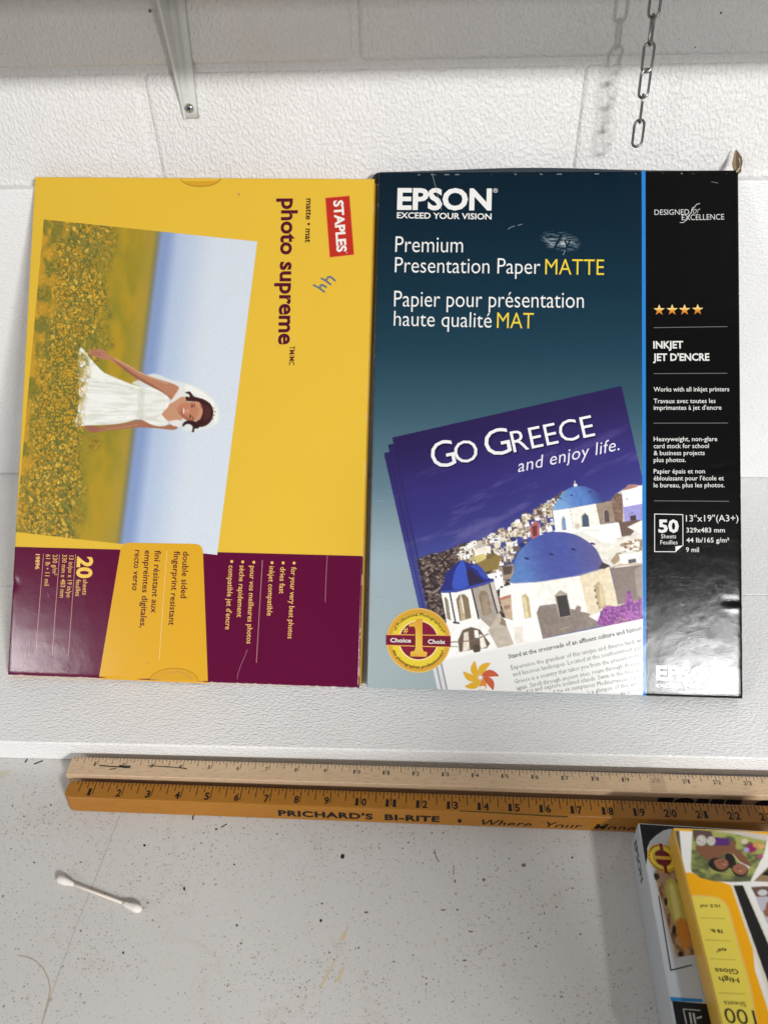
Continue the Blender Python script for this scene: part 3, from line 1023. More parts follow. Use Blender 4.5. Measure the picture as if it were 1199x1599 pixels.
    P.ell(898, 757.5, 3.2, 2.6, (222, 216, 210), .4); P.line([(897.5, 757), (896.8, 751)], 1.2, (220, 214, 206))
    for (x, y) in ((874, 778), (892, 773.5), (921, 768), (934, 765)): P.ell(x, y, 2.2, 1.0, (44, 46, 80), .5, 1, .3)
    for (x0, y0, x1, y1, c) in ((877, 808, 883, 828, (120, 158, 196)), (908, 803, 919, 823, (78, 92, 116)), (942, 796, 951, 816, (96, 82, 84))):
        P.poly([(x0, y1), (x0 - 1, y0 + 3), ((x0 + x1) / 2 - 1, y0 - 3), (x1 - 1, y0 + 2), (x1 + 1, y1 - 1)], (186, 174, 158), .8)
        P.poly([(x0 + 1.4, y1), (x0 + .6, y0 + 3), ((x0 + x1) / 2 - .4, y0 - 1), (x1 - 1, y0 + 3), (x1 + .6, y1 - 1)], c, .8)
    # main church
    P.poly([(796, 909), (838, 909), (848, 1010), (760, 1024), (776, 962), (800, 968)], (242, 240, 233), .9)
    P.poly([(837.5, 909), (905, 899), (918.5, 961), (846.5, 997)], (236, 233, 224), .9)
    P.poly([(904.7, 899), (951, 885), (964.5, 944), (918, 962)], (228, 214, 184), .9)
    P.poly([(953, 888), (1004, 881), (1004, 936), (964, 944)], (140, 124, 118), 1)
    P.poly([(990, 890), (1004, 880), (1004, 936), (994, 930)], (166, 152, 142), 1.5); P.line([(952, 887), (968, 882), (1000, 880)], 2.2, (206, 176, 148))
    P.poly([(837.5, 957), (842, 946), (866, 943), (887, 950), (897, 952), (901, 945), (907, 948), (906, 955), (916, 957), (939, 970), (940, 977), (847, 997)], (152, 138, 128), 1.2)
    P.blend(P.mask([(837.5, 957), (842, 946), (916, 957), (939, 970), (940, 977), (847, 997)], 1.2) * .35 * vnoise(X / 3, Y / 5, 9), (110, 98, 94))
    P.line([(874, 983), (888, 979)], 1.2, (200, 184, 160), .8)
    P.poly([(918, 962), (936, 955), (940, 975)], (238, 234, 228), 1)
    P.poly([(819, 966), (814.3, 932), (819, 927), (825, 933), (829.5, 964)], (206, 188, 142), .9); P.poly([(820, 965), (816, 934), (819, 930), (822, 936), (825, 964)], (232, 216, 170), .9)
    P.poly([(873, 965), (865.5, 930), (874, 921.5), (885, 927), (892, 962)], (190, 176, 160), .9); P.poly([(874, 964), (868, 931), (884, 929), (891, 961)], (66, 62, 62), .9)
    P.poly([(934, 952), (927.5, 914), (934, 908), (940, 914), (946, 946)], (196, 176, 140), .9); P.poly([(938, 948), (934, 914), (937, 911), (940, 915), (945, 945)], (222, 204, 164), .9)
    for (x, y) in ((928, 922), (930, 932), (932, 942)): P.ell(x, y, 1.1, 2.2, (52, 46, 44), .4)
    dome2 = [(796, 909.5), (802, 893), (804.5, 873), (816, 855), (831.8, 841.5), (851, 833), (872, 830.5), (895, 834), (914, 843.6), (929.6, 857), (939, 875), (944, 884), (930, 890.5), (895, 899), (850, 907.5), (820, 910)]
    m = P.mask(dome2, 1.0, 4)
    tt = np.clip((X - 800) / 142 - (Y - 870) / 400, 0, 1)
    P.blend(m, mixc(mixc((92, 134, 196), (74, 86, 164), sst(0, .42, tt)), (92, 90, 144), sst(.55, 1.0, tt)))
    P.blend(m * .18 * fbm(X / 9, Y / 3, 61, 3), (150, 150, 214))
    P.line([(797, 910), (838, 908.5), (895, 900), (948, 885)], 1.3, (150, 150, 190), .8)
    P.poly([(940, 878), (952, 883), (944, 888), (934, 888)], (70, 58, 66), 1.5)
    for (x, y) in ((822, 872), (860.5, 865.5), (925, 849), (895, 858)): P.ell(x, y, 4.2, 1.5, (38, 40, 84), .5, .9, .25)
    # bougainvillea
    m = P.mask([(936, 978), (939, 955), (947, 946), (962, 947), (976, 941), (978, 925), (984, 924), (988, 940), (1004, 934), (1004, 966)], 2.5, 3)
    P.blend(m, mixc((118, 52, 128), (178, 98, 182), sst(.3, .7, fbm(X / 2.5, Y / 2.5, 71, 2))))
    P.line([(962, 972), (970, 966), (976, 968)], 3, (170, 130, 120), .7)
    # bell tower
    P.poly([(688, 923), (702, 925), (712, 972), (697, 970)], (240, 238, 232), .8)
    P.poly([(703, 925), (736, 919), (748, 966), (712, 974)], (240, 238, 232), .8)
    P.poly([(737, 919), (765, 911), (777, 956), (776, 990), (764, 985), (749, 968)], (178, 166, 154), .8)
    P.poly([(764, 911), (771, 906), (782, 954), (774, 958)], (212, 202, 190), .8)
    P.poly([(690, 1030), (697, 968), (714, 970), (748, 964), (770, 985), (778, 1012), (745, 1020)], (236, 234, 228), 1)
    P.poly([(762, 985), (779, 955), (790, 975), (802, 1006), (778, 1014)], (200, 188, 172), 1); P.poly([(780, 975), (783, 962), (789, 970), (790, 978)], (150, 132, 112), 1.2)
    P.poly([(801, 980), (816, 978), (817, 1003), (804, 1006)], (226, 220, 208), 1)
    P.poly([(698, 966), (693.5, 934), (696, 931.5), (699.5, 938), (704, 969)], (150, 140, 118), .9)
    P.poly([(718, 970), (712, 936), (717, 928.5), (725, 928), (731, 934), (735.5, 965)], (140, 122, 98), .9); P.poly([(720, 969), (716, 938), (720, 931), (723, 938), (727, 968)], (196, 178, 146), .9); P.line([(719, 930), (724, 956)], 1.6, (240, 236, 226))
    P.poly([(754, 962), (747, 930), (751, 923), (757, 922), (762, 928), (767, 957)], (146, 128, 108), .9); P.poly([(756, 961), (751, 930), (760, 928), (765, 957)], (168, 150, 130), .9)
    for L in ([(702, 925), (711, 972)], [(736, 919), (747, 966)], [(764, 912), (776, 957)]): P.line(L, 2.2, (62, 52, 58))
    P.line([(708, 972), (716, 973)], 2.5, (50, 46, 56))
    P.poly([(717, 1018), (715, 1000), (722, 984), (735, 979), (749, 983), (758, 996), (765, 1005), (760, 1012), (740, 1014)], (112, 94, 80), 1.2)
    P.poly([(722, 1018), (724, 988), (731, 986), (733, 1014)], (226, 216, 200), 1.2); P.poly([(750, 1013), (748, 990), (754, 992), (760, 1010)], (230, 222, 208), 1.2)
    P.ell(744, 1013, 6, 7, (86, 76, 66), .3); P.poly([(740, 984), (746, 984), (748, 996), (741, 996)], (240, 238, 232), 1)
    P.line([(700, 1003), (718, 1002), (740, 1000), (762, 990)], 1.6, (130, 112, 98)); P.line([(699, 1009), (715, 1010)], 1.2, (160, 146, 134))
    dome3 = [(687, 923), (693, 909), (695, 897), (704.5, 887), (714, 878), (722, 874.5), (731, 879), (744, 881.5), (754, 890), (761.5, 902), (771, 905), (741, 914.5), (717, 921)]
    m = P.mask(dome3, .9, 3)
    P.blend(m, (50, 52, 128)); P.poly([(708, 920), (707, 905), (712, 888), (722, 875), (728, 890), (732, 914)], (66, 92, 196), 1, 3)
    P.poly([(732, 914), (728, 893), (733, 888), (748, 902), (757, 908)], (54, 46, 74), 1.2); P.poly([(734, 884), (746, 882), (756, 892), (763, 904), (754, 903), (744, 890)], (62, 84, 182), 1.2, 2)
    P.poly([(687, 923), (712, 921), (740, 914), (771, 905), (771, 908), (740, 918), (712, 925), (689, 926)], (70, 84, 168), .8)
    P.line([(720, 874), (719.5, 860)], 2.2, (236, 232, 226)); P.line([(714, 866), (726, 864.5)], 2.2, (236, 232, 226)); P.ell(720, 869, 5, 3, (226, 220, 212), .6, .8)
    # page below the picture
    P.poly([(680, 1031.5), (700, 1027), (760, 1015.5), (850, 997), (1004, 966), (1004, 1100), (680, 1100)], (238, 238, 235), 1)
    g1 = fbm(X / 6, Y / 6, 101, 3); g2 = vnoise(X * .9, Y * .9, 105)
    lum = P.C.mean(1)
    pic = sst(1034, 1026, Y + .2 * (X - 690))
    pic = pic * sst(95, 135, lum)
    P.C = P.C * (1 + pic * ((g1 - .5) * .16 + (g2 - .5) * .08))[:, None]
    P.C = P.C * (1 + pic * .10 * sst(190, 230, lum))[:, None]
    # leaves stacked behind
    P.C = np.where((inside(PG, X, Y))[:, None], P.C, np.where((Y > 1036)[:, None], (222, 224, 224), P.C * .8 + np.array((50, 44, 110)) * .2))
    for q in (PG, PG2):
        d = P.mask([(q[0][0] - 2.2, q[0][1]), (q[0][0], q[0][1]), (q[-1][0], q[-1][1]), (q[-1][0] - 2.2, q[-1][1])], 1.6)
        P.blend(d * .45, (40, 36, 66))
    return P.C


VILL = printed('village_print', .2)
village = grid_decal(EPL, [(596, 600), (1003.2, 600), (1003.2, 1086), (596, 1074.4)], 400, 460, paint_village, VILL, 'village_picture', ebox, .8,
                     keep=lambda x, y: (inside(PG, x, y) | inside(PG2, x, y) | inside(PG3, x, y)) & (x < 1001.6 + (y - 300) * .0026))
WHP = (240, 238, 240)
go = [('G', (677, 733), (713, 725.5), 41, -.004), ('O', (712.5, 725.5), (748.5, 718), 34, -.004), ('G', (760.5, 714.5), (799.5, 706.3), 41, -.004), ('REECE', (802, 706.6), (929, 680.5), 33, -.004)]
# dark soft edge under the white title, then the title itself
lettering('title_shadow', EPL, village, (34, 24, 70), [(t, (a[0] + 1.8, a[1] + 1.8), (b[0] + 1.8, b[1] + 1.8), c, w + .012) for t, a, b, c, w in go], 1.6)
lettering('poster_title', EPL, village, WHP, go, 2.4)
lettering('poster_subtitle', EPL, village, (232, 228, 240), [('and enjoy life.', (809, 737.5), (967, 702.5), 19, -.002, .32)], 2.0, space=1.05)
TXT = (96, 96, 98)
lettering('poster_text', EPL, village, TXT, [
    ('Stand at the crossroads of an affluent culture and histori', (794, 1028.4), (1001.5, 984), 7.2, .016),
    ('Experience the grandeur of this unique and diverse land, wi', (798.5, 1046), (1001.5, 1002.6), 7.0, -.006),
    ('and luscious landscapes. Located at the southernmost par', (801, 1056.4), (1001.6, 1013.6), 7.0, -.006),
    ('Greece is a country that takes you from the present to the', (803.6, 1067.6), (1001.7, 1025.4), 7.0, -.006),
    ('again. Stroll through ancient sites, roam through thousan', (806.5, 1078), (1001.8, 1037), 7.0, -.006),
    ('ans and explore isolated islands. Swim in the blue wa', (822, 1082), (1001.9, 1048.6), 7.0, -.006),
    ('time on sumptuous Mediterranean cuisin', (864, 1083), (1002, 1059.4), 7.0, -.006),
    ('h a glimpse of this amaz', (917, 1084), (1002, 1069), 7.0, -.006), ('as it com', (969, 1085), (1002, 1079.4), 6.4, -.006)], 2, res=1)
# swirl emblem
parts = {0: [], 1: [], 2: []}
for k in range(7):
    a0 = math.radians(100 + k * 360 / 7)
    P1 = []; P2 = []
    for t in np.linspace(0, 1, 9):
        a = a0 - .75 * t; r = 3 + 25 * t
        wv = 5.2 * math.sin(math.pi * min(1, t * .93 + .03)) + .3
        cx, cy = 750 + r * math.cos(a), 1058 - r * math.sin(a) * .95
        n = np.array([math.cos(a + 1.2), -math.sin(a + 1.2)])
        P1.append((cx + n[0] * wv, cy + n[1] * wv)); P2.append((cx - n[0] * wv, cy - n[1] * wv))
    poly = P1 + P2[::-1]
    poly = [(x, min(y, 1077.8)) for x, y in poly]
    c = 0 if 90 < math.degrees(a0) % 360 < 260 else (2 if math.degrees(a0) % 360 < 60 or math.degrees(a0) % 360 > 320 else 1)
    parts[c].append(flat_poly(EPL, poly, 1.8 + .1 * k))
for c, rgb in ((0, (228, 176, 46)), (1, (226, 142, 48)), (2, (204, 96, 60))):
    if parts[c]:
        each('emblem_petal', parts[c], ink(rgb), village)

# ------------------------------------------------------------------ round award badge
BC = (653.4, 1000)


def ring(r0, r1, layer, n=64):
    a = circle_pts(*BC, r1, n); b = circle_pts(*BC, r0, n)
    V = EPL.w(EPL.uvs(a + b), layer * LY)
    return V, [(k, (k + 1) % n, n + (k + 1) % n, n + k)[::-1] for k in range(n)]


badge = mesh_obj('award_badge', *ring(0.3, 50.3, 2.6), ink((214, 162, 48), .35), ebox)
for nm, r0, r1, rgb, ly in (('badge_rim', 48.8, 50.4, (236, 196, 110), 2.9), ('badge_band', 31.5, 42, (234, 206, 62), 2.9), ('badge_line', 29.6, 31.6, (246, 226, 160), 3.1), ('badge_disc', .2, 29.7, (134, 28, 58), 2.95)):
    mesh_obj(nm, *ring(r0, r1, ly), ink(rgb), badge)
v, f = join([flat_poly(EPL, [(603, 990), (703.2, 991.6), (703.2, 1011.2), (603, 1008.2)], 3.4)]); mesh_obj('badge_bar_edge', v, f, ink((238, 178, 84)), badge)
v, f = join([flat_poly(EPL, [(602.8, 991.4), (703.4, 993), (703.4, 1009.8), (602.8, 1006.8)], 3.7)]); mesh_obj('badge_bar', v, f, ink((122, 26, 52)), badge)
one = zpts(590, 930, 9.22, [(575, 335), (640, 335), (640, 760), (655, 800), (710, 815), (700, 880), (465, 875), (468, 808), (525, 795), (540, 750), (540, 490), (525, 445), (445, 445), (450, 412), (530, 380)])
v, f = flat_poly(EPL, [(x - .8, y + .6) for x, y in one], 4.0); mesh_obj('badge_numeral_shadow', v, f, ink((80, 18, 34)), badge)
uv = EPL.uvs(one); Wv = EPL.w(uv, 4.5 * LY)
cc = np.array([mixc((222, 160, 52), (242, 212, 96), np.array([1 - abs(p[1] - 1000) / 34]).clip(0, 1))[0] for p in one])
mesh_obj('badge_numeral', Wv, [tuple(range(len(one)))[::-1]], printed('gold_print'), badge, colours=lin1(cc))
lettering('badge_words', EPL, badge, WH, [('Choice', (609.3, 1002.6), (641.6, 1003.2), 6.7, .024), ('Choix', (668, 1004.8), (695.2, 1005.3), 6.7, .024)], 4.4)
lettering('badge_sign', EPL, badge, (238, 196, 96), [('#', (630, 988), (636.8, 988), 9, .01)], 4.2)


def bent(text, r, a0, a1, hpx, inward, weight):
    v, f = glyphs(text, weight, 0, 1.0, 2)
    x = (v[:, 0] - v[:, 0].min()) / (v[:, 0].max() - v[:, 0].min())
    a = np.radians(a0 + (a1 - a0) * x)
    rr = r + (v[:, 1] / cap_h(weight)) * hpx * (-1 if inward else 1)
    P = np.stack([BC[0] + rr * np.cos(a), BC[1] - rr * np.sin(a)], 1)
    return EPL.w(EPL.uvs(P), 4.0 * LY), f


v, f = join([bent('of Professional Photographers*', 38.2, 157, 17, 5.0, False, .012), bent('des photographes professionnels*', 43.6, 201, 338, 5.0, True, .012)])
mesh_obj('badge_motto', v, f, ink((58, 44, 24)), badge)

# ------------------------------------------------------------------ yellow carton
SW, SH, ST = 13.3066, 19.3083, .35
so, sr_, su = carton_frame(-15.4981, -13.6039, T + .35 * math.sin(.7411), -.0008, .7411, -.0183)
_spl = Plane(so, sr_, su)


def swarp(x, z):
    x = np.asarray(x, float); z = np.asarray(z, float)
    y = edge_round(np.clip(x, 0, SW), np.clip(z, 0, SH), SW, SH, .06)
    inner = sst(0, .5, np.minimum(np.minimum(x, SW - x), np.minimum(z, SH - z)))
    y = y + inner * .008 * (fbm(x * .3 + 7, z * .3, 15, 2) - .5) + inner * .002 * (fbm(x * 1.8, z * 1.8 + 2, 18, 2) - .5)
    q = _spl.uv(20, 912); d = np.hypot(x - q[0], z - q[1]) / .16; y = y + .03 * np.exp(-d * d)
    return y


SPL = Plane(so, sr_, su, swarp)
sbox = empty('paper_carton', tuple(so), (sr_, -SPL.n, su))
tag(sbox, 'flat yellow and maroon photo paper carton showing a bride in a flower field', 'carton')
m0, m1 = SPL.uv(24, 853.7), SPL.uv(568, 868.2)


def mat_scarton():
    m, nt, b = new_mat('yellow_maroon_card')
    tc = node(nt, 'ShaderNodeTexCoord'); s = node(nt, 'ShaderNodeSeparateXYZ'); nt.links.new(tc.outputs['Object'], s.inputs[0])
    k = (m1[1] - m0[1]) / (m1[0] - m0[0])
    lim = math_n(nt, 'ADD', math_n(nt, 'MULTIPLY', math_n(nt, 'SUBTRACT', s.outputs[0], m0[0] * IN), k), m0[1] * IN)
    low = math_n(nt, 'LESS_THAN', s.outputs[2], lim)
    n = node(nt, 'ShaderNodeTexNoise', i_Scale=16.0, i_Detail=4.0); nt.links.new(tc.outputs['Object'], n.inputs['Vector'])
    yel = mix_c(nt, n.outputs[0], lin((228, 186, 58)), lin((230, 189, 63)))
    c = mix_c(nt, low, yel, lin((94, 2, 52)))
    ed = node(nt, 'ShaderNodeTexNoise', i_Scale=120.0, i_Detail=4.0); nt.links.new(tc.outputs['Object'], ed.inputs['Vector'])
    dx = math_n(nt, 'MINIMUM', s.outputs[0], math_n(nt, 'SUBTRACT', SW * IN, s.outputs[0]))
    dz = math_n(nt, 'MINIMUM', s.outputs[2], math_n(nt, 'SUBTRACT', SH * IN, s.outputs[2]))
    near = math_n(nt, 'LESS_THAN', math_n(nt, 'MINIMUM', dx, dz), .0008)
    wear = math_n(nt, 'MULTIPLY', near, math_n(nt, 'GREATER_THAN', ed.outputs[0], .56))
    c = mix_c(nt, math_n(nt, 'MULTIPLY', wear, .6), c, lin((226, 204, 170)))
    sidey = math_n(nt, 'GREATER_THAN', s.outputs[1], .0025)
    c = mix_c(nt, sidey, c, lin((214, 160, 70)))
    nt.links.new(c, b.inputs['Base Color'])
    b.inputs['Roughness'].default_value = .165
    b.inputs['Specular IOR Level'].default_value = .32
    paper_bump(nt, b, .09, 800)
    return m


carton_body('carton_body', SPL, SW, SH, ST, .06, swarp, mat_scarton(), sbox)

V = []
for z in np.linspace(.12, SH - .1, 24):
    bl_ = .10 + .035 * math.sin(z * .5)
    for (x, y) in ((SW - .02, .10), (SW + bl_, .15), (SW + bl_, .28), (SW - .02, .34)):
        V.append(SPL.o + x * SPL.ex + z * SPL.ez - y * SPL.n)
F = [(i * 4 + k, i * 4 + k + 1, i * 4 + k + 5, i * 4 + k + 4) for i in range(23) for k in range(3)]
mesh_obj('side_flap', V, F, simple('yellow_flap', (196, 150, 52), .5), sbox, smooth=True)

BQ = [(69, 342.7), (402, 377.3), (339.5, 866.5), (25, 830.7)]


def zb(pts): return zpts(90, 520, 4.44, pts)


def paint_bride(X, Y):
    P = Painter(X, Y, (160, 140, 40))
    s = (X - 248) + .1266 * (Y - 365)
    n1 = fbm(X / 26, Y / 60, 1, 3)
    soft = mixc((146, 134, 40), (178, 146, 38), sst(.25, .75, n1))
    soft = mixc(soft, (172, 146, 60), sst(-34, -8, s) * .7)
    P.C = soft
    fs = np.clip((-s - 60) / 60, 0, 1)           # 0 at the far edge of the sharp flowers
    sharp = sst(-56, -84, s + 64 * (fbm(Y / 30, X / 22, 4, 4) - .5))
    blur = sst(-138, -178, s + 40 * (fbm(Y / 40, X / 30, 44, 3) - .5))                    # the nearest blooms are out of focus
    fine = fbm(X / 6.5, Y / 8, 8, 3); fine2 = fbm(X / 4 + 40, Y / 5, 19, 2); big = fbm(X / 24, Y / 34, 12, 3)
    leaf = mixc((96, 98, 44), (156, 142, 58), fine2)
    P.blend(sharp, leaf)
    wx, wy = X + 6 * (fine - .5), Y + 6 * (fine2 - .5)
    for sc_, sd, rmax, keep_ in ((8.5, 3, .62, .25), (5.5, 14, .58, .35), (3.6, 25, .55, .5)):
        d, i_ = worley(wx / sc_, wy / sc_, sd)
        rr = rmax * (.45 + .55 * i_)
        on = sst(rr, rr - .22, d) * (i_ > keep_ - 1.7 * (big - .45)) * sharp
        i2 = (i_ * 7.3) % 1.0
        P.blend(on * .5, (92, 74, 26))
        on = sst(rr * .86, rr * .86 - .25, d + .10 * (fine2 - .5)) * (i_ > keep_ - 1.7 * (big - .45)) * sharp
        P.blend(on * .9, mixc((200, 148, 34), (244, 200, 78), i2))
    P.blend(sharp * sst(.64, .74, fbm(X / 3.2, Y / 4.2, 33, 2)) * .4, (58, 62, 30))
    bl = mixc((124, 118, 46), (206, 154, 44), sst(.36, .6, fbm(X / 13, Y / 22, 27, 2)))
    P.blend(blur * .85, bl)
    # hills and sky
    P.blend(sst(-9, 3, s), (122, 120, 92))
    P.blend(sst(-3, 8, s), (134, 155, 198))
    P.blend(sst(12, 36, s), (178, 195, 222))
    P.blend(sst(24, 100, s), (212, 220, 230))
    P.blend(.03 * vnoise(X * .9, Y * .9, 55), (228, 232, 236))
    # veil, arms, dress
    P.poly(zb([(520, 350), (560, 325), (640, 285), (700, 288), (790, 325), (880, 345), (960, 372), (1050, 432), (1108, 500), (1126, 570), (1108, 632), (1050, 655), (1000, 672), (940, 680), (870, 668), (880, 560), (860, 440), (700, 400), (600, 380)]), (226, 228, 222), 2.5, 3, .88)
    P.poly(zb([(900, 360), (1000, 405), (1085, 480), (1112, 560), (1095, 630), (1070, 560), (1040, 480), (960, 430), (890, 395)]), (242, 241, 234), 2.5, 3, .9)
    sk = (184, 128, 98)
    P.poly(zb([(222, 128), (262, 118), (300, 108), (345, 136), (378, 166), (480, 215), (560, 262), (612, 290), (700, 320), (790, 348), (842, 376), (838, 420), (795, 465), (755, 432), (700, 398), (640, 366), (560, 322), (470, 262), (370, 192), (320, 182), (258, 165), (230, 150)]), sk, 1.2, 3)
    P.poly(zb([(385, 185), (480, 245), (560, 300), (640, 345), (740, 410), (800, 455), (770, 430), (640, 366), (560, 322), (470, 262)]), (142, 90, 66), 1.6, 2, .8)
    P.poly(zb([(225, 125), (262, 118), (300, 110), (340, 145), (320, 178), (260, 160)]), (182, 124, 100), 1.6, 2)
    P.poly(zb([(186, 645), (240, 643), (300, 655), (330, 640), (420, 634), (530, 612), (600, 598), (650, 620), (700, 646), (790, 634), (835, 655), (800, 672), (700, 662), (560, 655), (440, 668), (330, 680), (262, 692), (214, 678)]), (166, 112, 84), 1.2, 3)
    P.poly(zb([(186, 643), (240, 645), (300, 655), (262, 690), (214, 676)]), (160, 100, 82), 1.6, 2)
    P.poly(zb([(720, 560), (778, 490), (862, 440), (905, 470), (885, 560), (855, 605), (768, 612)]), (198, 146, 114), 1.2, 2)
    dress = zb([(165, 98), (215, 160), (270, 222), (325, 275), (400, 308), (480, 342), (560, 370), (640, 378), (700, 398), (760, 438), (780, 472), (762, 520), (722, 563), (764, 610), (760, 640), (700, 647), (640, 630), (590, 603), (545, 600), (480, 618), (400, 632), (300, 638), (200, 641), (150, 650), (120, 640), (140, 560), (150, 480), (150, 400), (140, 260), (150, 150)])
    m = P.mask(dress, 1.2, 2)
    fold = fbm(X / 40 + Y / 9, Y / 6 - X / 26, 66, 3)
    P.blend(m, mixc((226, 226, 217), (243, 243, 237), sst(.3, .62, fold)))
    P.blend(m * P.mask(zb([(545, 600), (560, 520), (555, 440), (575, 375), (610, 376), (600, 460), (596, 540), (600, 606)]), 4) * .5, (204, 202, 188))
    P.blend(m * P.mask(zb([(720, 565), (650, 580), (600, 600), (680, 600)]), 5) * .5, (200, 198, 184))
    P.blend(m * P.mask(zb([(300, 640), (420, 634), (545, 600), (480, 600), (380, 612), (280, 622)]), 5) * .4, (200, 200, 190))
    rd = random.Random(8)
    for k in range(26):
        x0, y0 = rd.uniform(470, 560), rd.uniform(380, 595)
        x1 = rd.uniform(170, 330); y1 = 480 + (y0 - 490) * rd.uniform(1.1, 1.7)
        seg = zb([(x0, y0), ((x0 + x1) / 2, (y0 + y1) / 2 + rd.uniform(-14, 14)), (x1, y1)])
        Q = Painter(X, Y, (0, 0, 0)); Q.line(seg, rd.uniform(.6, 2.2), (255, 255, 255))
        P.blend(m * Q.C[:, 0] / 255 * rd.uniform(.2, .5), (206, 206, 196) if k % 3 else (252, 252, 248))
    for k in range(16):
        x0 = 575 + k * 11
        Q = Painter(X, Y, (0, 0, 0)); Q.line(zb([(x0, 385 + k * 2.5), (x0 + 22 - k, 500), (x0 - 4 + k * 2, 622)]), 1.0, (255, 255, 255))
        P.blend(m * Q.C[:, 0] / 255 * .32, (196, 194, 182))
    P.line(zb([(400, 178), (490, 226), (570, 275), (640, 305), (760, 350)]), 2.2, (222, 170, 138), .6)
    P.line(zb([(240, 132), (300, 138)]), .8, (120, 66, 60), .6); P.line(zb([(236, 145), (300, 152)]), .8, (120, 66, 60), .6)
    P.line(zb([(340, 668), (460, 652), (560, 636)]), 1.6, (204, 152, 122), .5)
    P.poly(zb([(775, 490), (850, 375), (874, 398), (862, 440), (800, 482)]), (236, 226, 220), 1.2, 0, .9)
    P.poly(zb([(768, 612), (830, 600), (862, 612), (852, 652), (800, 644)]), (236, 226, 220), 1.2, 0, .9)
    # flowers in front of the hem
    hem = sst(-70, -96, s + 22 * (fbm(Y / 6, X / 6, 91, 3) - .5)) * P.mask(zb([(-60, 60), (215, 150), (236, 250), (226, 340), (206, 420), (192, 500), (204, 600), (230, 700), (-60, 720)]), 5)
    wd, wi = worley(X / 3.6, Y / 3.6, 93)
    fl = sst(.55, .3, wd) * (wi > .3)
    P.blend(hem * fl * .95, mixc((180, 136, 36), (222, 178, 60), fine2)); P.blend(hem * (1 - fl) * .8 * sst(.38, .55, fine), (110, 108, 50))
    # head
    P.poly(zb([(832, 520), (858, 492), (918, 478), (982, 478), (1004, 530), (988, 592), (942, 612), (888, 602), (850, 572), (834, 545)]), (190, 128, 98), 1.1, 3)
    P.poly(zb([(945, 480), (1005, 478), (1010, 540), (992, 596), (950, 610), (975, 560), (975, 520)]), (206, 150, 118), 2, 2, .8)
    P.poly(zb([(885, 415), (920, 405), (945, 440), (1005, 456), (1058, 488), (1082, 540), (1072, 600), (1034, 640), (985, 652), (948, 622), (990, 596), (1008, 535), (985, 480), (935, 474), (895, 470), (890, 440), (915, 445), (912, 425)]), (62, 30, 30), 1.1, 2)
    P.poly(zb([(990, 500), (1040, 505), (1064, 540), (1050, 590), (1010, 600), (1020, 550)]), (96, 48, 44), 4, 2, .7)
    for k in range(12):
        P.line(zb([(985 + k * 4, 478 + k * 5), (1030 + k * 3, 500 + k * 8), (1005 + k * 3, 560 + k * 7)]), .7, (112, 62, 54) if k % 2 else (38, 18, 18), .5)
    P.poly(zb([(866, 640), (880, 616), (912, 604), (950, 612), (985, 640), (975, 662), (950, 664), (948, 684), (932, 686), (938, 650), (915, 632), (890, 634), (874, 650)]), (52, 28, 28), 1.4, 2)
    P.line(zb([(1090, 500), (1098, 550), (1078, 600)]), 2.2, (226, 222, 214), .8)
    for q in ((1085, 520), (1092, 545), (1086, 572), (1076, 595)): P.ell(*zb([q])[0], 1.0, 1.0, (120, 112, 108), .5)
    P.ell(*zb([(875, 540)])[0], 1.3, 4.2, (236, 222, 214), .9); P.ell(*zb([(865, 542)])[0], 1.1, 4.6, (160, 82, 76), .9)
    P.ell(*zb([(902, 540)])[0], 2.6, 2.6, (212, 152, 124), .8)
    for q in ((934, 506), (922, 578)): P.ell(*zb([q])[0], 1.2, 2.8, (70, 44, 40), .9)
    for q in ((950, 500), (940, 590)): P.ell(*zb([q])[0], .7, 3.2, (112, 70, 58), .9)
    P.ell(*zb([(890, 505)])[0], 3, 3, (206, 120, 98), 1.2, .6); P.ell(*zb([(884, 575)])[0], 3, 3, (206, 120, 98), 1.2, .6)
    P.poly(zb([(838, 540), (862, 575), (900, 604), (946, 612), (920, 590), (880, 570)]), (140, 84, 64), 2.5, 2, .6)
    return P.C * (.98 + .04 * vnoise(X * .8, Y * .8, 5))[:, None]


BRIDE = printed('bride_print', .2)
bride = grid_decal(SPL, BQ, 330, 480, paint_bride, BRIDE, 'bride_picture', sbox, 1.0)

# yellow tab over the maroon band
tabpoly = [(154.8, 1060.6), (188.5, 860), (190.6, 853.4), (196.7, 848), (204, 847.3), (306, 849.2), (312, 851), (316, 855.4), (317.4, 862), (325.1, 1067.6)]
v, f = flat_poly(SPL, tabpoly, 2.0, step=3.5)
tab = mesh_obj('printed_tab', v, f, ink((222, 168, 40)), sbox)
for nm, q, c in (('thumb_notch', [(281.5, 276.6)] + [(313.5 + 32 * math.cos(a), 276.8 + 14.6 * math.sin(a)) for a in np.linspace(math.pi, 0, 16)][0:] + [(345.5, 277.4)], (214, 160, 40)),):
    v, f = flat_poly(SPL, q, 1.0); nt_ = mesh_obj(nm, v, f, ink(c), sbox)
    v, f = stroke(SPL, [(313.5 + 32 * math.cos(a), 276.8 + 14.6 * math.sin(a)) for a in np.linspace(math.pi, 0, 16)], .8, 1.6); mesh_obj('notch_cut', v, f, ink((150, 104, 34)), nt_)
arc = [(272 + 38 * math.cos(a), 1063.5 - 20 * math.sin(a)) for a in np.linspace(math.pi, 0, 16)]
v, f = flat_poly(SPL, [(x, min(y, 1061.5 + (x - 200) * .028)) for x, y in arc], 3.0, step=3); nt_ = mesh_obj('thumb_notch', v, f, ink((214, 160, 40)), sbox)
v, f = stroke(SPL, arc, .7, 3.3); mesh_obj('notch_cut', v, f, ink((160, 112, 40)), nt_)

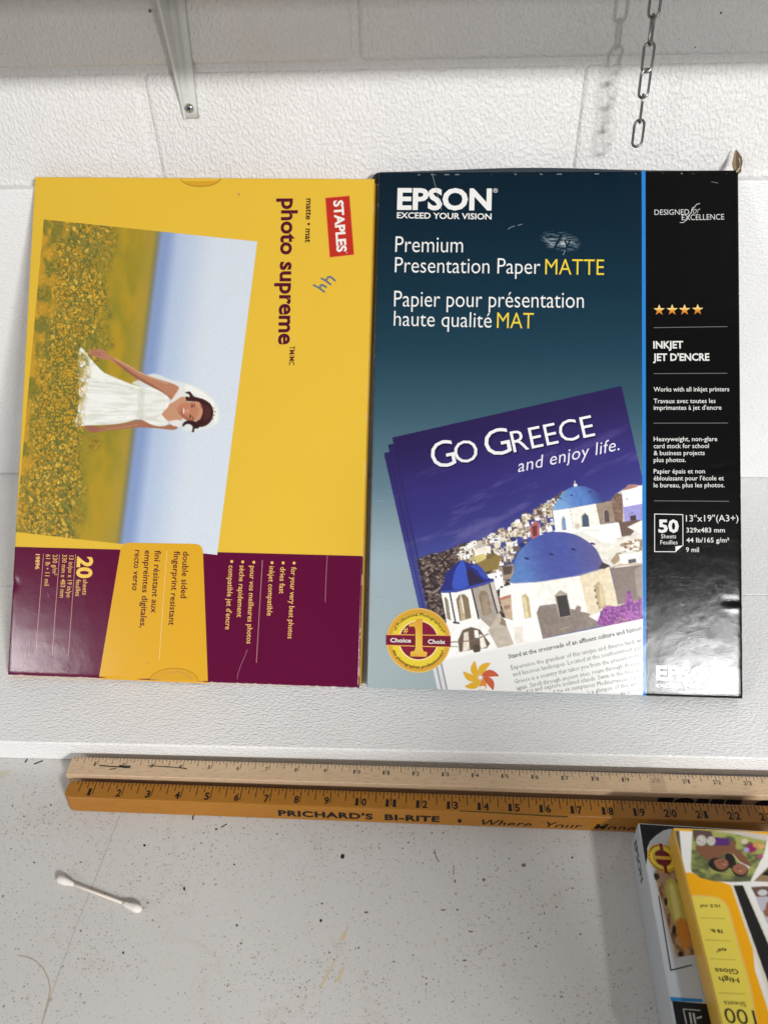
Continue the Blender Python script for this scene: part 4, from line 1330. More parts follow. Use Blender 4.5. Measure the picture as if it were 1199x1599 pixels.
MAR = (86, 10, 40)
lettering('title_lettering', SPL, sbox, MAR, [('photo supreme', (440.6, 310), (435.4, 538.2), 25.5, .028), ('TM/MC', (452.4, 540.2), (451.4, 570.5), 8.2, .012)], 1)
lettering('finish_lettering', SPL, sbox, (66, 22, 26), [('matte • mat', (478.6, 310), (476.8, 379), 9.6, .022)], 1)
v, f = flat_poly(SPL, [(507.2, 308.4), (546.3, 305), (553.6, 398.4), (514.2, 402.8)], .8); rl = mesh_obj('red_label', v, f, ink((236, 150, 70)), sbox)
v, f = flat_poly(SPL, [(508.4, 309.4), (545.4, 306.1), (552.5, 397.4), (515.3, 401.6)], 1.3); mesh_obj('label_ground', v, f, ink((190, 46, 34)), rl)
lettering('label_lettering', SPL, rl, (240, 234, 228), [('STAPLES', (521, 313.6), (526.6, 394.2), 15.4, .036), ('®', (540, 393.6), (540.3, 396), 2.2)], 2)
parts = [stroke(SPL, zpts(470, 410, 13.32, p), 3.1, 1) for p in ([(425, 330), (510, 375), (615, 455)], [(525, 365), (560, 310), (605, 295), (650, 325), (710, 380)], [(265, 470), (380, 530), (485, 610)], [(400, 510), (412, 475), (450, 468), (525, 510)])]
each('pen_stroke', parts, ink((98, 112, 128), .5), sbox)
PY = (240, 190, 108)
lettering('quantity_lettering', SPL, sbox, (246, 200, 92), [('20', (122.2, 868.8), (120.6, 902.6), 25, .036)], 1)
lettering('detail_lettering', SPL, sbox, PY, [('sheets', (130.4, 905), (129.4, 928.8), 7.4, .004), ('feuilles', (119.4, 905), (118.6, 930.8), 7.4, .004), ('13 in/po x 19 in/po', (108.8, 867.5), (104.4, 933), 7.2, .004),
          ('330 mm x 483 mm', (98.2, 866), (94, 933), 7.2, .004), ('230 g/m²', (83.4, 866), (82.4, 898), 7.2, .004), ('61 lb • 11 mil', (72.6, 865.5), (70, 914.5), 7.2, .004), ('19896', (56.6, 865.2), (55.8, 888.8), 6.8, .03)], 1, res=2)
lettering('benefit_lettering', SPL, sbox, PY, [('for your very best photos', (455, 885.4), (449.4, 997), 8.4, .008), ('dries fast', (438.2, 885.4), (436, 926.7), 8.4, .008), ('inkjet compatible', (420.8, 884), (417, 961.4), 8.4, .008),
          ('pour vos meilleures photos', (391, 883.5), (385.2, 1005), 8.4, .008), ('sèche rapidement', (374.8, 882.7), (370.2, 963.6), 8.4, .008), ("compatible jet d'encre", (357.6, 882.7), (352, 982.8), 8.4, .008)], 1, res=2,
          extra=[flat_poly(SPL, circle_pts(x, y, 2.3, 12), 1) for x, y in ((459.3, 879.2), (442.3, 879), (425, 878.7), (396.6, 878), (379.3, 877.4), (362.2, 876.8))])
lettering('tab_lettering', SPL, tab, MAR, [('double sided', (286.6, 861), (282.6, 933.7), 9.8, .012), ('fingerprint resistant', (272.6, 860.5), (263.8, 976), 9.8, .012), ('fini résistant aux', (242.6, 859.5), (236.4, 957), 9.8, .012),
          ('empreintes digitales,', (227.2, 859), (219, 980), 9.8, .012), ('recto verso', (211.6, 858.7), (207, 922), 9.8, .012)], 3, res=2)
v, f = join([stroke(SPL, [(261.2, 860), (249.2, 1030)], .8, 3)]); mesh_obj('tab_rule', v, f, ink((240, 214, 150)), tab)
each('rule_line', [stroke(SPL, p, .8, 1) for p in ([(118.7, 866), (107.4, 1023.7)], [(93.7, 866), (82, 1023.7)], [(68.7, 865), (56.3, 1022.5)], [(410, 875), (400.6, 1034.8)])], ink((206, 150, 140)), sbox)
each('crease', [stroke(SPL, [(386.5, 1014), (383, 1024), (378, 1035), (374, 1045), (371.5, 1054), (370.5, 1066)], .8, 1.2), stroke(SPL, [(75, 926), (77.5, 933)], .8, 1.2), stroke(SPL, [(511, 868), (509, 905), (508, 940)], 1.0, 1.1)], ink((160, 104, 124), .5), sbox)
each('scuff', [stroke(SPL, [(372, 302), (374, 305)], 2.2, 1.2), stroke(SPL, [(230, 1035.5), (234.5, 1034.5)], .9, 3.2), stroke(SPL, [(262, 1052), (276, 1048), (290, 1052), (300, 1060)], .8, 3.6)], ink((178, 138, 100), .5), sbox)


# ================================================================== yardsticks
class Stick:
    def __init__(s, x0, y0, ang, z):
        s.ex = np.array([math.cos(ang), math.sin(ang), 0]); s.ey = np.array([math.sin(ang), -math.cos(ang), 0])   # ey runs to the front
        s.o = np.array([x0, y0, z])

    def top(s): return Plane(s.o, s.ex, -s.ey)       # x along, up = towards the back


def build_stick(name, st, width, height, slant, mat, r, x_start, x_end, label, round_end):
    root = empty(name, tuple(st.o + st.ex * x_start - np.array([0, 0, height])), (st.ex, -st.ey, np.array([0, 0, 1.])))
    # cross-section, seen from the left end: back-bottom, back-top, front-top, front-bottom, small rounds
    sec = []
    for (cy, cz, a0) in ((r, -r, 90), (width - r, -r, 0), (width + slant - r, -height + r, -90), (r, -height + r, -180)):
        for k in range(4):
            a = math.radians(a0 + 90 - 30 * k) if False else math.radians(a0 + {90: 90, 0: 90, -90: 90, -180: 90}[a0] - 30 * k)
            sec.append((cy + r * math.cos(a), cz + r * math.sin(a)))
    n = len(sec)
    xs = [0, .02, .06, .12, .2, .35] + list(np.linspace(1, x_end - x_start - .02, 20)) + [x_end - x_start]
    V = []; F = []
    for x in xs:
        sh = 1.0
        if round_end:
            t = min(1, x / .3); sh = .45 + .55 * math.sqrt(max(0, 1 - (1 - t) ** 2))
        elif x < .02: sh = .97
        for (y, z) in sec:
            yy = width / 2 + (y - width / 2) * sh; zz = z if z < -height / 2 else -height / 2 + (z + height / 2) * (.9 + .1 * sh)
            V.append(st.o + st.ex * (x_start + x) + st.ey * yy + np.array([0, 0, zz]))
    for i in range(len(xs) - 1):
        for k in range(n):
            F.append((i * n + k, i * n + (k + 1) % n, (i + 1) * n + (k + 1) % n, (i + 1) * n + k))
    F.append(tuple(range(n))[::-1]); m = (len(xs) - 1) * n; F.append(tuple(range(m, m + n)))
    mesh_obj('stick', V, F, mat, root)
    tag(root, label, 'yardstick')
    return root


def ticks_and_numbers(root, st, n_in, lens, tw, num_top, num_h, rgb, weight, start=.125, fade=None):
    pl = st.top()
    parts = []
    for e in range(int(start * 8), n_in * 8):
        L = lens[0] if e % 8 == 0 else lens[1] if e % 4 == 0 else lens[2] if e % 2 == 0 else lens[3]
        x = e / 8
        parts.append((pl.w([(x - tw / 2, -.012), (x + tw / 2, -.012), (x + tw / 2, -L), (x - tw / 2, -L)], .004), [(3, 2, 1, 0)]))
    v, f = join(parts); tag(mesh_obj('tick_marks', v, f, ink(rgb, .5), root), kind='stuff')
    ch = cap_h(weight)
    for k in range(1, n_in):
        parts = []
        s = str(k)
        gw = num_h * .62
        spots = [(s[0], k - .04 - gw)] if len(s) == 1 else [(s[0], k - .035 - gw), (s[1], k + .035)]
        for (d, x) in spots:
            v, f = glyphs(d, weight, 0, 1, 2)
            sc = num_h / ch
            x0, x1 = v[:, 0].min(), v[:, 0].max()
            sx = gw / (x1 - x0) if d != '1' else gw * .62 / (x1 - x0)
            ox = x + (gw * .19 if d == '1' else 0)
            uv = np.stack([ox + (v[:, 0] - x0) * sx, -num_top - num_h + v[:, 1] * sc], 1)
            parts.append((pl.w(uv, .004), f))
            if d in '1247':            # the bracketed feet of the old numerals
                foot = num_h * .11
                yb = -num_top - num_h
                xa, xb = (x + gw * .08, x + gw * .92) if d in '12' else (x + gw * .3, x + gw * .95) if d == '4' else (x + gw * .12, x + gw * .5)
                parts.append((pl.w([(xa, yb), (xb, yb), (xb, yb + foot), (xa, yb + foot)], .0045), [(0, 1, 2, 3)]))
        v, f = join(parts); mesh_obj('numeral', v, f, ink(rgb, .5), root)


YST = Stick(-11.8741, -17.5682, -.013, .6821)
YW, YHH = .64, .678
YWOOD = mat_wood('varnished_yellow_wood', (150, 96, 22), (174, 116, 34), .34, .6)
ys = build_stick('yardstick', YST, YW, YHH, .1, YWOOD, .05, .04, 36, 'varnished yellow yardstick with bold black numerals and shop lettering on its side', True)
ticks_and_numbers(ys, YST, 36, (.49, .40, .27, .14), .026, .265, .265, (26, 18, 12), .03, start=.375)
ft = YST.o + YST.ey * YW; fb = YST.o + YST.ey * (YW + .1) + np.array([0, 0, -YHH])
fez = (ft - fb) / np.linalg.norm(ft - fb)
YFP = Plane(fb, YST.ex, fez)
lettering('shop_lettering', YFP, ys, (22, 16, 12), [("PRICHARD'S  BI-RITE", (435, 1273.4), (686, 1283.2), 11.2, .045)], 1, rough=.5, space=1.1)
lettering('motto_lettering', YFP, ys, (22, 16, 12), [('Where  Your  Money', (752, 1288.8), (1006, 1298.6), 11.2, .014, .35)], 1, rough=.5, space=1.1, extra=[flat_poly(YFP, circle_pts(717.5, 1281.6, 3.2, 12), 1)])
YTP = YST.top()
v, f = join([stroke(YTP, [(718, 1266.5), (760, 1268.5), (800, 1271), (850, 1274), (886, 1275.6)], 1.6, 1)]); mesh_obj('green_ink_line', v, f, ink((70, 66, 22), .5), ys)

WST = Stick(-12.077, -16.6595, -.0072, .6821)
WWOOD = mat_wood('bare_wood', (200, 170, 136), (216, 188, 154), .6, 1.0)
ws = build_stick('yardstick', WST, .70, .678, .02, WWOOD, .03, .03, 36, 'bare pale wooden yardstick with small faded numerals, beside the foam edge', False)
ticks_and_numbers(ws, WST, 36, (.30, .25, .17, .10), .018, .185, .15, (66, 66, 58), .018)
WTP = WST.top()
parts = [stroke(WTP, p, w, 2) for p, w in (([(156, 1195.5), (166, 1196.5), (180, 1197.5), (192, 1198)], 1.6), ([(188, 1196.5), (196, 1198), (203, 1197.5)], 3.6), ([(172, 1201.5), (182, 1200.5)], 1.2), ([(232, 1196), (262, 1197.5), (292, 1200.5)], 1.2))]
each('ink_smear', parts, ink((44, 52, 46), .6), ws)
WFP = Plane(WST.o + WST.ey * .70 + WST.ey * .02 + np.array([0, 0, -.678]), WST.ex, np.array([0, 0, 1.]))
parts = []
x = 20.05
for wd, rnd in ((.5, 0), (.62, 1), (.4, 0), (.42, 0), (.5, 0), (.32, -1), (.62, 1), (.45, 0), (.5, 0), (.5, 0)):
    if rnd == 1:
        P = [(x + wd / 2 + wd / 2 * math.cos(a), .22 + .22 * math.sin(a)) for a in np.linspace(0, math.pi, 12)] + [(x, .05), (x + wd, .05)]
    else:
        P = [(x + wd, .41), (x, .41), (x, .05), (x + wd, .05)]
    if rnd >= 0: parts.append((WFP.w(P, .006), [tuple(range(len(P)))]))
    x += wd + .07
each('side_letter', parts, ink((18, 17, 16), .5), ws)
v, f = join([flat_poly(WTP, [(1011, 1206.6), (1033, 1207.6), (1042, 1237), (1016, 1236)], 1.2)])
m, nt, b = new_mat('clear_tape'); b.inputs['Base Color'].default_value = lin((206, 182, 152)); b.inputs['Roughness'].default_value = .15; b.inputs['Alpha'].default_value = .35
mesh_obj('tape_patch', v, f, m, ws)

# ================================================================== cotton swab
A = on_z(96, 1374, .11); B = on_z(214, 1418.5, .1)
d = (B - A); Ls = np.linalg.norm(d); d /= Ls
swab = empty('cotton_swab', tuple((A + B) / 2 - np.array([0, 0, .1])))
A[2] = .12; B[2] = .11
v, f = tube([A + d * .2, A + d * 1.0 + (0, 0, -.01), B - d * .2], .043, 10); mesh_obj('stick', v, f, simple('swab_stick', (228, 218, 206), .6), swab, smooth=True)
COT = simple('cotton', (232, 226, 220), .95, bump=(.9, 700))
for (e, s_, seed) in ((A, 1, 2), (B, -1, 5)):
    pts = []; rad = []
    for t, r in ((-.16, .03), (-.13, .075), (-.06, .115), (.04, .13), (.14, .12), (.26, .095), (.38, .07), (.48, .05)):
        pts.append(e + d * t * s_); rad.append(r)
    vv, ff = tube(pts, rad, 16)
    c = np.array([e + d * .1 * s_])
    nn = vnoise(vv[:, 0] * 14 + vv[:, 2] * 20, vv[:, 1] * 14, seed)
    vv = vv + (vv - c) * (nn[:, None] - .5) * .16
    vv[:, 2] = np.maximum(vv[:, 2], .006)
    mesh_obj('cotton_tip', vv, ff, COT, swab, smooth=True)
tag(swab, 'used cotton swab lying on the speckled bench', 'cotton swab')

# ================================================================== small paper boxes at the bench corner
def small_frame(p0, ang):
    return np.array([math.cos(ang), math.sin(ang), 0]), np.array([math.sin(ang), -math.cos(ang), 0])


# white box: back-left bottom corner, x along its back edge, y towards the front
wc = np.array([6.79, -19.02, 0.004]); wang = -.042
wex, wey = small_frame(wc, wang)
WBW, WBL, WBH = 4.5, 6.5, 1.45
wroot = empty('photo_paper_box', tuple(wc), (wex, -wey, np.array([0, 0, 1.])))
tag(wroot, 'white and black photo paper box lying under the yellow pack on the bench', 'box')
bv, bf = bm_box(0, WBW, 0, WBL, 0, WBH, .035)
Wd = wc + np.outer(bv[:, 0], wex) + np.outer(bv[:, 1], wey) + np.outer(bv[:, 2], (0, 0, 1))
mesh_obj('carton_body', Wd, [q[::-1] for q in bf], simple('white_card', (186, 192, 199), .45, bump=(.12, 700)), wroot)
WTOP = Plane(wc + np.array([0, 0, WBH]), wex, -wey)


def top_poly(P, layer): return WTOP.w(np.array([(x, -y) for x, y in P]), layer * LY), [tuple(range(len(P)))]


def tuv(px, py):
    q = WTOP.uv(px, py); return (q[0], -q[1])


black = [(.04, .04), (WBW - .04, .04), (WBW - .04, 1.4)] + [tuple(tuv(*p)) for p in ((1046, 1294), (1035, 1297), (1023, 1305), (1014, 1314), (1010, 1325), (1010, 1340), (1008, 1351))]
v, f = top_poly(black, 1); mesh_obj('black_panel', v, [q[::-1] for q in f], ink((14, 14, 16)), wroot)
pic = [tuv(*p) for p in ((1021, 1363), (1031, 1368), (1060, 1352), (1088, 1490), (1060, 1494), (1050, 1492))]
cen = np.mean(np.array(pic), 0)


def paint_food(X, Y):
    P = Painter(X, Y, (196, 186, 178))
    P.poly([(1020, 1360), (1064, 1340), (1096, 1490), (1056, 1496)], (172, 140, 112), 2)
    n = fbm(X / 7, Y / 10, 5, 3)
    P.C = mixc(P.C, (120, 84, 48), sst(.45, .7, n) * P.mask([(1020, 1360), (1064, 1340), (1096, 1490), (1056, 1496)], 2))
    P.poly([(1038, 1382), (1048, 1372), (1062, 1390), (1072, 1440), (1058, 1448), (1044, 1420)], (186, 178, 84), 3, 3)
    P.poly([(1044, 1384), (1052, 1384), (1062, 1430), (1054, 1436)], (214, 206, 130), 4, 2)
    P.poly([(1054, 1440), (1070, 1436), (1078, 1476), (1064, 1480)], (196, 128, 44), 4, 2)
    P.ell(1039, 1408, 2.5, 6, (52, 36, 24), .6); P.ell(1052, 1452, 3, 7, (40, 28, 20), .6); P.ell(1024, 1369, 5, 5, (44, 38, 30), .5); P.ell(1062, 1490, 4, 4, (40, 34, 30), .5)
    return P.C


grid_decal(WTOP, [(1019, 1362), (1064, 1340), (1098, 1488), (1053, 1496)], 60, 120, paint_food, printed('food_print', .4), 'dish_picture', wroot, 1.0)
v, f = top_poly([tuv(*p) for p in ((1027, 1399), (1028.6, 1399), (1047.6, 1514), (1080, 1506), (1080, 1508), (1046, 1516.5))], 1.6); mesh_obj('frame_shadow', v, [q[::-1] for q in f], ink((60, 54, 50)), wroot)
v, f = top_poly([tuv(*p) for p in ((1045.6, 1557), (1095, 1560), (1097, 1565), (1046.8, 1563))], 1); mesh_obj('blue_stripe', v, [q[::-1] for q in f], ink((40, 124, 190)), wroot)
y0 = tuv(1046.8, 1563)[1]
v, f = top_poly([(.05, y0), (WBW - .04, y0), (WBW - .04, WBL - .04), (.05, WBL - .04)], 1); mesh_obj('foot_panel', v, [q[::-1] for q in f], ink((16, 16, 18)), wroot)
each('foot_letter', [stroke(WTOP, [(1071, 1599), (1066, 1576), (1092, 1578)], 1.2, 2), stroke(WTOP, [(1076, 1582), (1079, 1598)], 2.6, 2), stroke(WTOP, [(1082, 1583), (1085, 1598)], 2.6, 2), stroke(WTOP, [(1088, 1590), (1094, 1588)], 2.6, 2)], ink((200, 200, 200)), wroot)
# side lettering, reading down the left side
SIDE = Plane(wc, wey, np.array([0, 0, 1.]))
sl0 = SIDE.uv(990.5, 1316); sl1 = SIDE.uv(1000.5, 1380)
v, f = glyphs('EPSON', .03)
sc = (sl1[0] - sl0[0]) / (v[:, 0].max() - v[:, 0].min())
uv = np.stack([sl0[0] + (v[:, 0] - v[:, 0].min()) * sc, .60 + v[:, 1] / cap_h(.03) * .34], 1)
mesh_obj('side_lettering', SIDE.w(uv, LY), f, ink((46, 54, 66)), wroot)
# gold badge lying sideways on the top
bc = np.array(WTOP.uv(1034, 1340))
br_ = np.linalg.norm(np.array(WTOP.uv(1034, 1340)) - np.array(WTOP.uv(1013, 1343)))


def disc(r0, r1, ly, n=48):
    V = []
    for r in (r1, r0):
        for k in range(n):
            a = 2 * math.pi * k / n; V.append((bc[0] + r * math.cos(a), bc[1] + r * math.sin(a)))
    return WTOP.w(V, ly * LY), [(k, (k + 1) % n, n + (k + 1) % n, n + k) for k in range(n)]


bo = mesh_obj('award_badge', *disc(.005, br_ * 1.05, 1.6), ink((206, 160, 48)), wroot)
mesh_obj('badge_band', *disc(br_ * .62, br_ * .86, 2.2), ink((228, 206, 70)), bo)
mesh_obj('badge_disc', *disc(.005, br_ * .58, 2.2), ink((108, 28, 40)), bo)
V = WTOP.w([(bc[0] + a, bc[1] + b_) for a, b_ in ((-br_ * .07, -br_ * 1.1), (br_ * .16, -br_ * 1.1), (br_ * .16, br_ * 1.08), (-br_ * .07, br_ * 1.08))], 2.8 * LY)
mesh_obj('badge_bar', V, [(0, 1, 2, 3)], ink((116, 22, 36)), bo)
V = WTOP.w([(bc[0] + a * br_, bc[1] + b_ * br_) for a, b_ in ((-.5, -.12), (.55, -.12), (.55, .12), (-.5, .12), (-.5, .25), (-.66, .25), (-.66, -.25), (-.5, -.25))], 3.4 * LY)
mesh_obj('badge_numeral', V, [tuple(range(8))], ink((214, 168, 60)), bo)
bb = circle_pts(0, 0, 1, 40, 100, 260)
V = WTOP.w([(bc[0] + br_ * .95 * x, bc[1] - br_ * .95 * y) for x, y in bb] + [(bc[0] + br_ * .9 * x, bc[1] - br_ * .9 * y) for x, y in bb], 2.6 * LY)
n = len(bb)
mesh_obj('badge_motto', V, [(k, k + 1, n + k + 1, n + k) for k in range(0, n - 1) if k % 4 != 3], ink((84, 62, 24)), bo)

# yellow pack on top
yz = .012 + WBH
YPH = .78
q0 = on_z(1049.5, 1291.5, yz + YPH); q1 = on_z(1124, 1595, yz + YPH)
yd = (q1 - q0)[:2]; yang = math.atan2(yd[0], -yd[1])
yex, yey = small_frame(q0, yang)
YPW, YPL = 4.3, 6.4
yc = np.array([q0[0], q0[1], yz])
yroot = empty('photo_paper_pack', tuple(yc), (yex, -yey, np.array([0, 0, 1.])))
tag(yroot, 'yellow pack of glossy photo paper on top of the white box', 'pack')
bv, bf = bm_box(0, YPW, 0, YPL, 0, YPH, .06, 3)
Wd = yc + np.outer(bv[:, 0], yex) + np.outer(bv[:, 1], yey) + np.outer(bv[:, 2], (0, 0, 1))
mm, nt, b = new_mat('yellow_pack_card')
tc = node(nt, 'ShaderNodeTexCoord'); nz = node(nt, 'ShaderNodeTexNoise', i_Scale=26.0, i_Detail=3.0); nt.links.new(tc.outputs['Object'], nz.inputs['Vector'])
nt.links.new(mix_c(nt, nz.outputs[0], lin((214, 160, 60)), lin((222, 186, 84))), b.inputs['Base Color']); b.inputs['Roughness'].default_value = .3
mesh_obj('pack_body', Wd, [q[::-1] for q in bf], mm, yroot, smooth=False)
YTOP = Plane(yc + np.array([0, 0, YPH]), yex, -yey)


def paint_pack(X, Y):
    P = Painter(X, Y, (252, 178, 10))
    P.poly([(1040, 1296), (1215, 1306), (1215, 1640), (1190, 1640), (1166, 1392), (1110, 1380), (1062, 1366)], (244, 241, 236), 1.4)
    o = lambda pts: zpts(1040, 1270, 7.54, pts)
    P.poly(o([(200, 690), (260, 720), (340, 800), (460, 845), (760, 850), (905, 1225), (880, 1300), (310, 1300)]), (252, 178, 10), 1.6, 0)
    P.poly([(1060, 1366), (1076, 1362), (1140, 1382), (1150, 1430), (1196, 1570), (1215, 1640), (1100, 1640)], (252, 178, 10), 1.2)
    P.poly(o([(60, 205), (150, 205), (190, 640), (120, 500)]), (96, 88, 70), 2)
    # white-framed photo, upside down: two girls on a lawn
    ph = o([(305, 190), (760, 205), (1180, 320), (1150, 470), (985, 800), (820, 808), (560, 800), (400, 760), (300, 690), (285, 640)])
    m = P.mask(ph, 1.3, 0)
    g = mixc((92, 100, 64), (168, 172, 96), sst(.3, .7, fbm(X / 16, Y / 10, 7, 3)))
    P.blend(m, g); P.blend(m * sst(1360, 1378, Y) * .6, (84, 88, 66))
    P.poly(o([(310, 195), (520, 210), (560, 300), (330, 330)]), (96, 74, 70), 1.5)
    P.poly(o([(560, 215), (760, 235), (1190, 330), (1190, 250), (760, 195)]), (206, 196, 186), 2)
    P.poly(o([(560, 280), (740, 300), (740, 380), (570, 380)]), (92, 44, 118), 2)
    for c_, r_ in (((410, 320), 62), ((525, 325), 52)):
        x_, y_ = o([c_])[0]; P.ell(x_, y_, r_ / 7.54, r_ / 7.2, (212, 206, 196), .3)
        P.blend(sst(.5, .7, vnoise(X * 1.1, Y * 1.1, 3)) * P.mask(circle_pts(x_, y_, r_ / 8, 16), 1) * .5, (150, 140, 132))
    skn = (134, 88, 64)
    P.poly(o([(340, 390), (480, 385), (600, 380), (740, 380), (760, 330), (820, 330), (815, 410), (900, 480), (990, 600), (960, 620), (860, 560), (780, 470), (690, 470), (600, 540), (480, 540), (400, 490)]), skn, 1.6, 3)
    P.poly(o([(780, 480), (860, 570), (990, 630), (960, 650), (870, 600)]), (216, 212, 210), 1.2)
    P.poly(o([(690, 480), (770, 480), (820, 590), (760, 650), (700, 600)]), (40, 32, 28), 2, 2)
    P.poly(o([(490, 600), (540, 530), (640, 530), (730, 570), (735, 640), (660, 690), (560, 670)]), (38, 30, 26), 1.6, 3)
    P.poly(o([(560, 560), (650, 530), (720, 560), (725, 620), (660, 665), (590, 640)]), (152, 100, 74), 1.4, 3)
    P.poly(o([(765, 640), (840, 590), (930, 620), (960, 690), (900, 745), (810, 730)]), (44, 36, 30), 1.6, 3)
    P.poly(o([(775, 640), (850, 590), (925, 620), (950, 680), (890, 725), (810, 700)]), (162, 106, 80), 1.4, 3)
    for c_ in ((620, 580), (660, 570), (840, 650), (880, 640)): P.ell(*o([c_])[0], 1.4, .8, (60, 40, 34), .6)
    for c_ in ((680, 600), (870, 680)): P.ell(*o([c_])[0], 2.2, 1.0, (206, 150, 130), .6)
    for (c_, r_, k) in (((1000, 410), 60, (150, 40, 96)), ((1060, 370), 45, (206, 150, 90)), ((1120, 390), 40, (216, 170, 110)), ((940, 430), 34, (176, 160, 206)), ((920, 330), 40, (216, 200, 176)), ((1100, 510), 34, (176, 84, 110))):
        x_, y_ = o([c_])[0]; P.ell(x_, y_, r_ / 7.5, r_ / 9, k, .6)
    # dark strip with white borders, second photo
    P.poly([(1140, 1382), (1161, 1382), (1240, 1560), (1215, 1600)], (232, 226, 206), 1)
    P.poly([(1144.5, 1382.5), (1159, 1382.5), (1236, 1560), (1212, 1572)], (36, 33, 34), 1)
    P.poly([(1172, 1384), (1240, 1384), (1240, 1500), (1196, 1440)], (196, 190, 190), 1.2)
    P.poly([(1172, 1386), (1192, 1384), (1215, 1386), (1215, 1400), (1180, 1400)], (108, 82, 72), 1.6); P.ell(1190, 1394, 8, 5, (214, 212, 214), .5); P.poly([(1186, 1412), (1215, 1404), (1215, 1440), (1194, 1430)], (150, 100, 78), 2); P.poly([(1180, 1404), (1198, 1400), (1194, 1420), (1188, 1424)], (196, 194, 204), 1.5)
    P.poly([(1176, 1376), (1200, 1352), (1215, 1350), (1215, 1378)], (150, 128, 96), 1); P.poly([(1188, 1366), (1215, 1344), (1215, 1370)], (36, 32, 30), 1)
    # pale yellow panel with its rounded corner
    P.poly([(1074.5, 1398), (1080, 1397.4), (1112, 1399), (1124, 1403), (1133, 1410), (1138.5, 1420), (1152, 1470), (1172, 1540), (1190, 1640), (1090, 1640), (1090, 1480)], (240, 196, 110), 1.4)
    P.poly([(1070, 1400.5), (1080, 1399.6), (1112, 1401), (1122, 1404.6), (1130.6, 1411), (1136, 1421), (1149, 1470), (1169, 1540), (1187, 1640), (1090, 1640), (1080, 1480)], (240, 218, 84), 1.4)
    P.blend(P.mask([(1080, 1402), (1120, 1404), (1170, 1560), (1180, 1640), (1120, 1640)], 20) * .3 * fbm(X / 14, Y / 30, 3, 2), (240, 226, 120))
    for a, b2 in (((1093, 1433.5), (1131, 1434.5)), ((1101, 1467.5), (1140, 1469)), ((1108, 1496.5), (1147, 1498.5)), ((1121.5, 1550), (1162, 1552.5))):
        P.line([a, b2], .9, (170, 146, 44), .8)
    return P.C


q = [YTOP.uv(1051, 1297), YTOP.uv(1123, 1591)]
tl, tr, br2, bl = (.04, -.04), (YPW - .04, -.04), (YPW - .04, -YPL + .04), (.04, -YPL + .04)


def to_px(uv):
    w = YTOP.o + uv[0] * YTOP.ex + uv[1] * YTOP.ez - CPOS
    z = w @ CF
    return (PW / 2 + FPX * (w @ CR) / z, PH / 2 - FPX * (w @ CU) / z)


# the sheet is laid out on the pack itself, so its corners are the pack's corners
U, Vv = np.meshgrid(np.linspace(.05, YPW - .05, 200), np.linspace(-.06, -YPL + .05, 300))
UV = np.stack([U.ravel(), Vv.ravel()], 1)
Wp = YTOP.w(UV, LY); rel = Wp - CPOS; zc = rel @ CF
PX = PW / 2 + FPX * (rel @ CR) / zc; PY_ = PH / 2 - FPX * (rel @ CU) / zc
idx = np.arange(200 * 300).reshape(300, 200)
F = np.stack([idx[:-1, :-1], idx[1:, :-1], idx[1:, 1:], idx[:-1, 1:]], -1).reshape(-1, 4)
front = mesh_obj('printed_front', Wp, F.tolist(), printed('pack_print', .28), yroot, smooth=True, colours=lin1(np.clip(paint_pack(PX, PY_), 0, 255)))
lettering('pack_lettering', YTOP, front, (56, 48, 24), [('10.5 mil', (1122.5, 1412.5), (1092, 1413), 5.6, .01), ('78 lb.', (1127.6, 1452), (1107, 1451), 6.2, .02), ('4x6"', (1133, 1480.5), (1116, 1482.5), 5.6, .02),
          ('Gloss', (1151, 1514), (1115, 1512), 9, .012), ('High', (1152, 1527.5), (1121, 1525.5), 9, .012), ('Sheets', (1163, 1565), (1129, 1563), 8, -.004), ('100', (1176, 1578), (1128, 1574), 26, -.002)], 2)

# ================================================================== marks on the bench
BPL = Plane((0, 0, 0), (1, 0, 0), (0, 1, 0))


def mark(name, polys, rgb, rough=.6, layer=.6):
    v, f = join(polys)
    o = mesh_obj(name, v, f, ink(rgb, rough), bench)
    if len(polys) > 3: tag(o, kind='stuff')
    return o


mark('bench_seam', [stroke(BPL, [(187, 1275), (160, 1345), (120, 1445), (88, 1532), (66, 1599)], .6, .6)], (150, 144, 138))
ring_pts = [(30, 1492), (42, 1494), (56, 1500), (68, 1512), (76, 1528), (79, 1545), (76, 1562), (71, 1580), (66, 1599)]
mark('ring_stain', [stroke(BPL, ring_pts, 1.8, .7)], (176, 158, 134))
rg = random.Random(3)


def blob(x, y, rx, ry, k=9, lay=1.0):
    a0 = rg.random() * 6
    return flat_poly(BPL, [(x + rx * (.6 + .5 * rg.random()) * math.cos(a0 + 2 * math.pi * i / k), y - ry * (.6 + .5 * rg.random()) * math.sin(a0 + 2 * math.pi * i / k)) for i in range(k)], lay)


parts = [blob(x, y, rx, ry, lay=.9 + .02 * i) for i, (x, y, rx, ry) in enumerate(((535, 1337, 4, 4.2), (501, 1438, 2.2, 3), (226, 1320, 2.4, 2.2), (370, 1445, 2, 2.4), (503, 1411, 1.6, 2), (54, 1347, 1.8, 1.8), (366, 1350, 1.6, 2), (893, 1339, 1.8, 2.4), (338, 1295, 2.6, 1.6), (906, 1459, 1.5, 1.8), (80, 1257, 1.6, 1.8), (288, 1388, 2, 4), (193, 1488, 2, 2.5), (231, 1410, 1.6, 1.4), (560, 1480, 1.4, 1.8), (745, 1340, 1, 1.4)))]
parts += [stroke(BPL, p, w, 1) for p, w in (([(302, 1280), (301, 1277), (303, 1273)], 1.8), ([(346, 1292), (354, 1287)], 1.6), ([(40, 1190), (43, 1186)], 2.0), ([(54, 1193), (67, 1188)], 1.8), ([(678, 1328), (680, 1336), (685, 1346)], 1.0), ([(708, 1352), (708, 1366)], .9))]
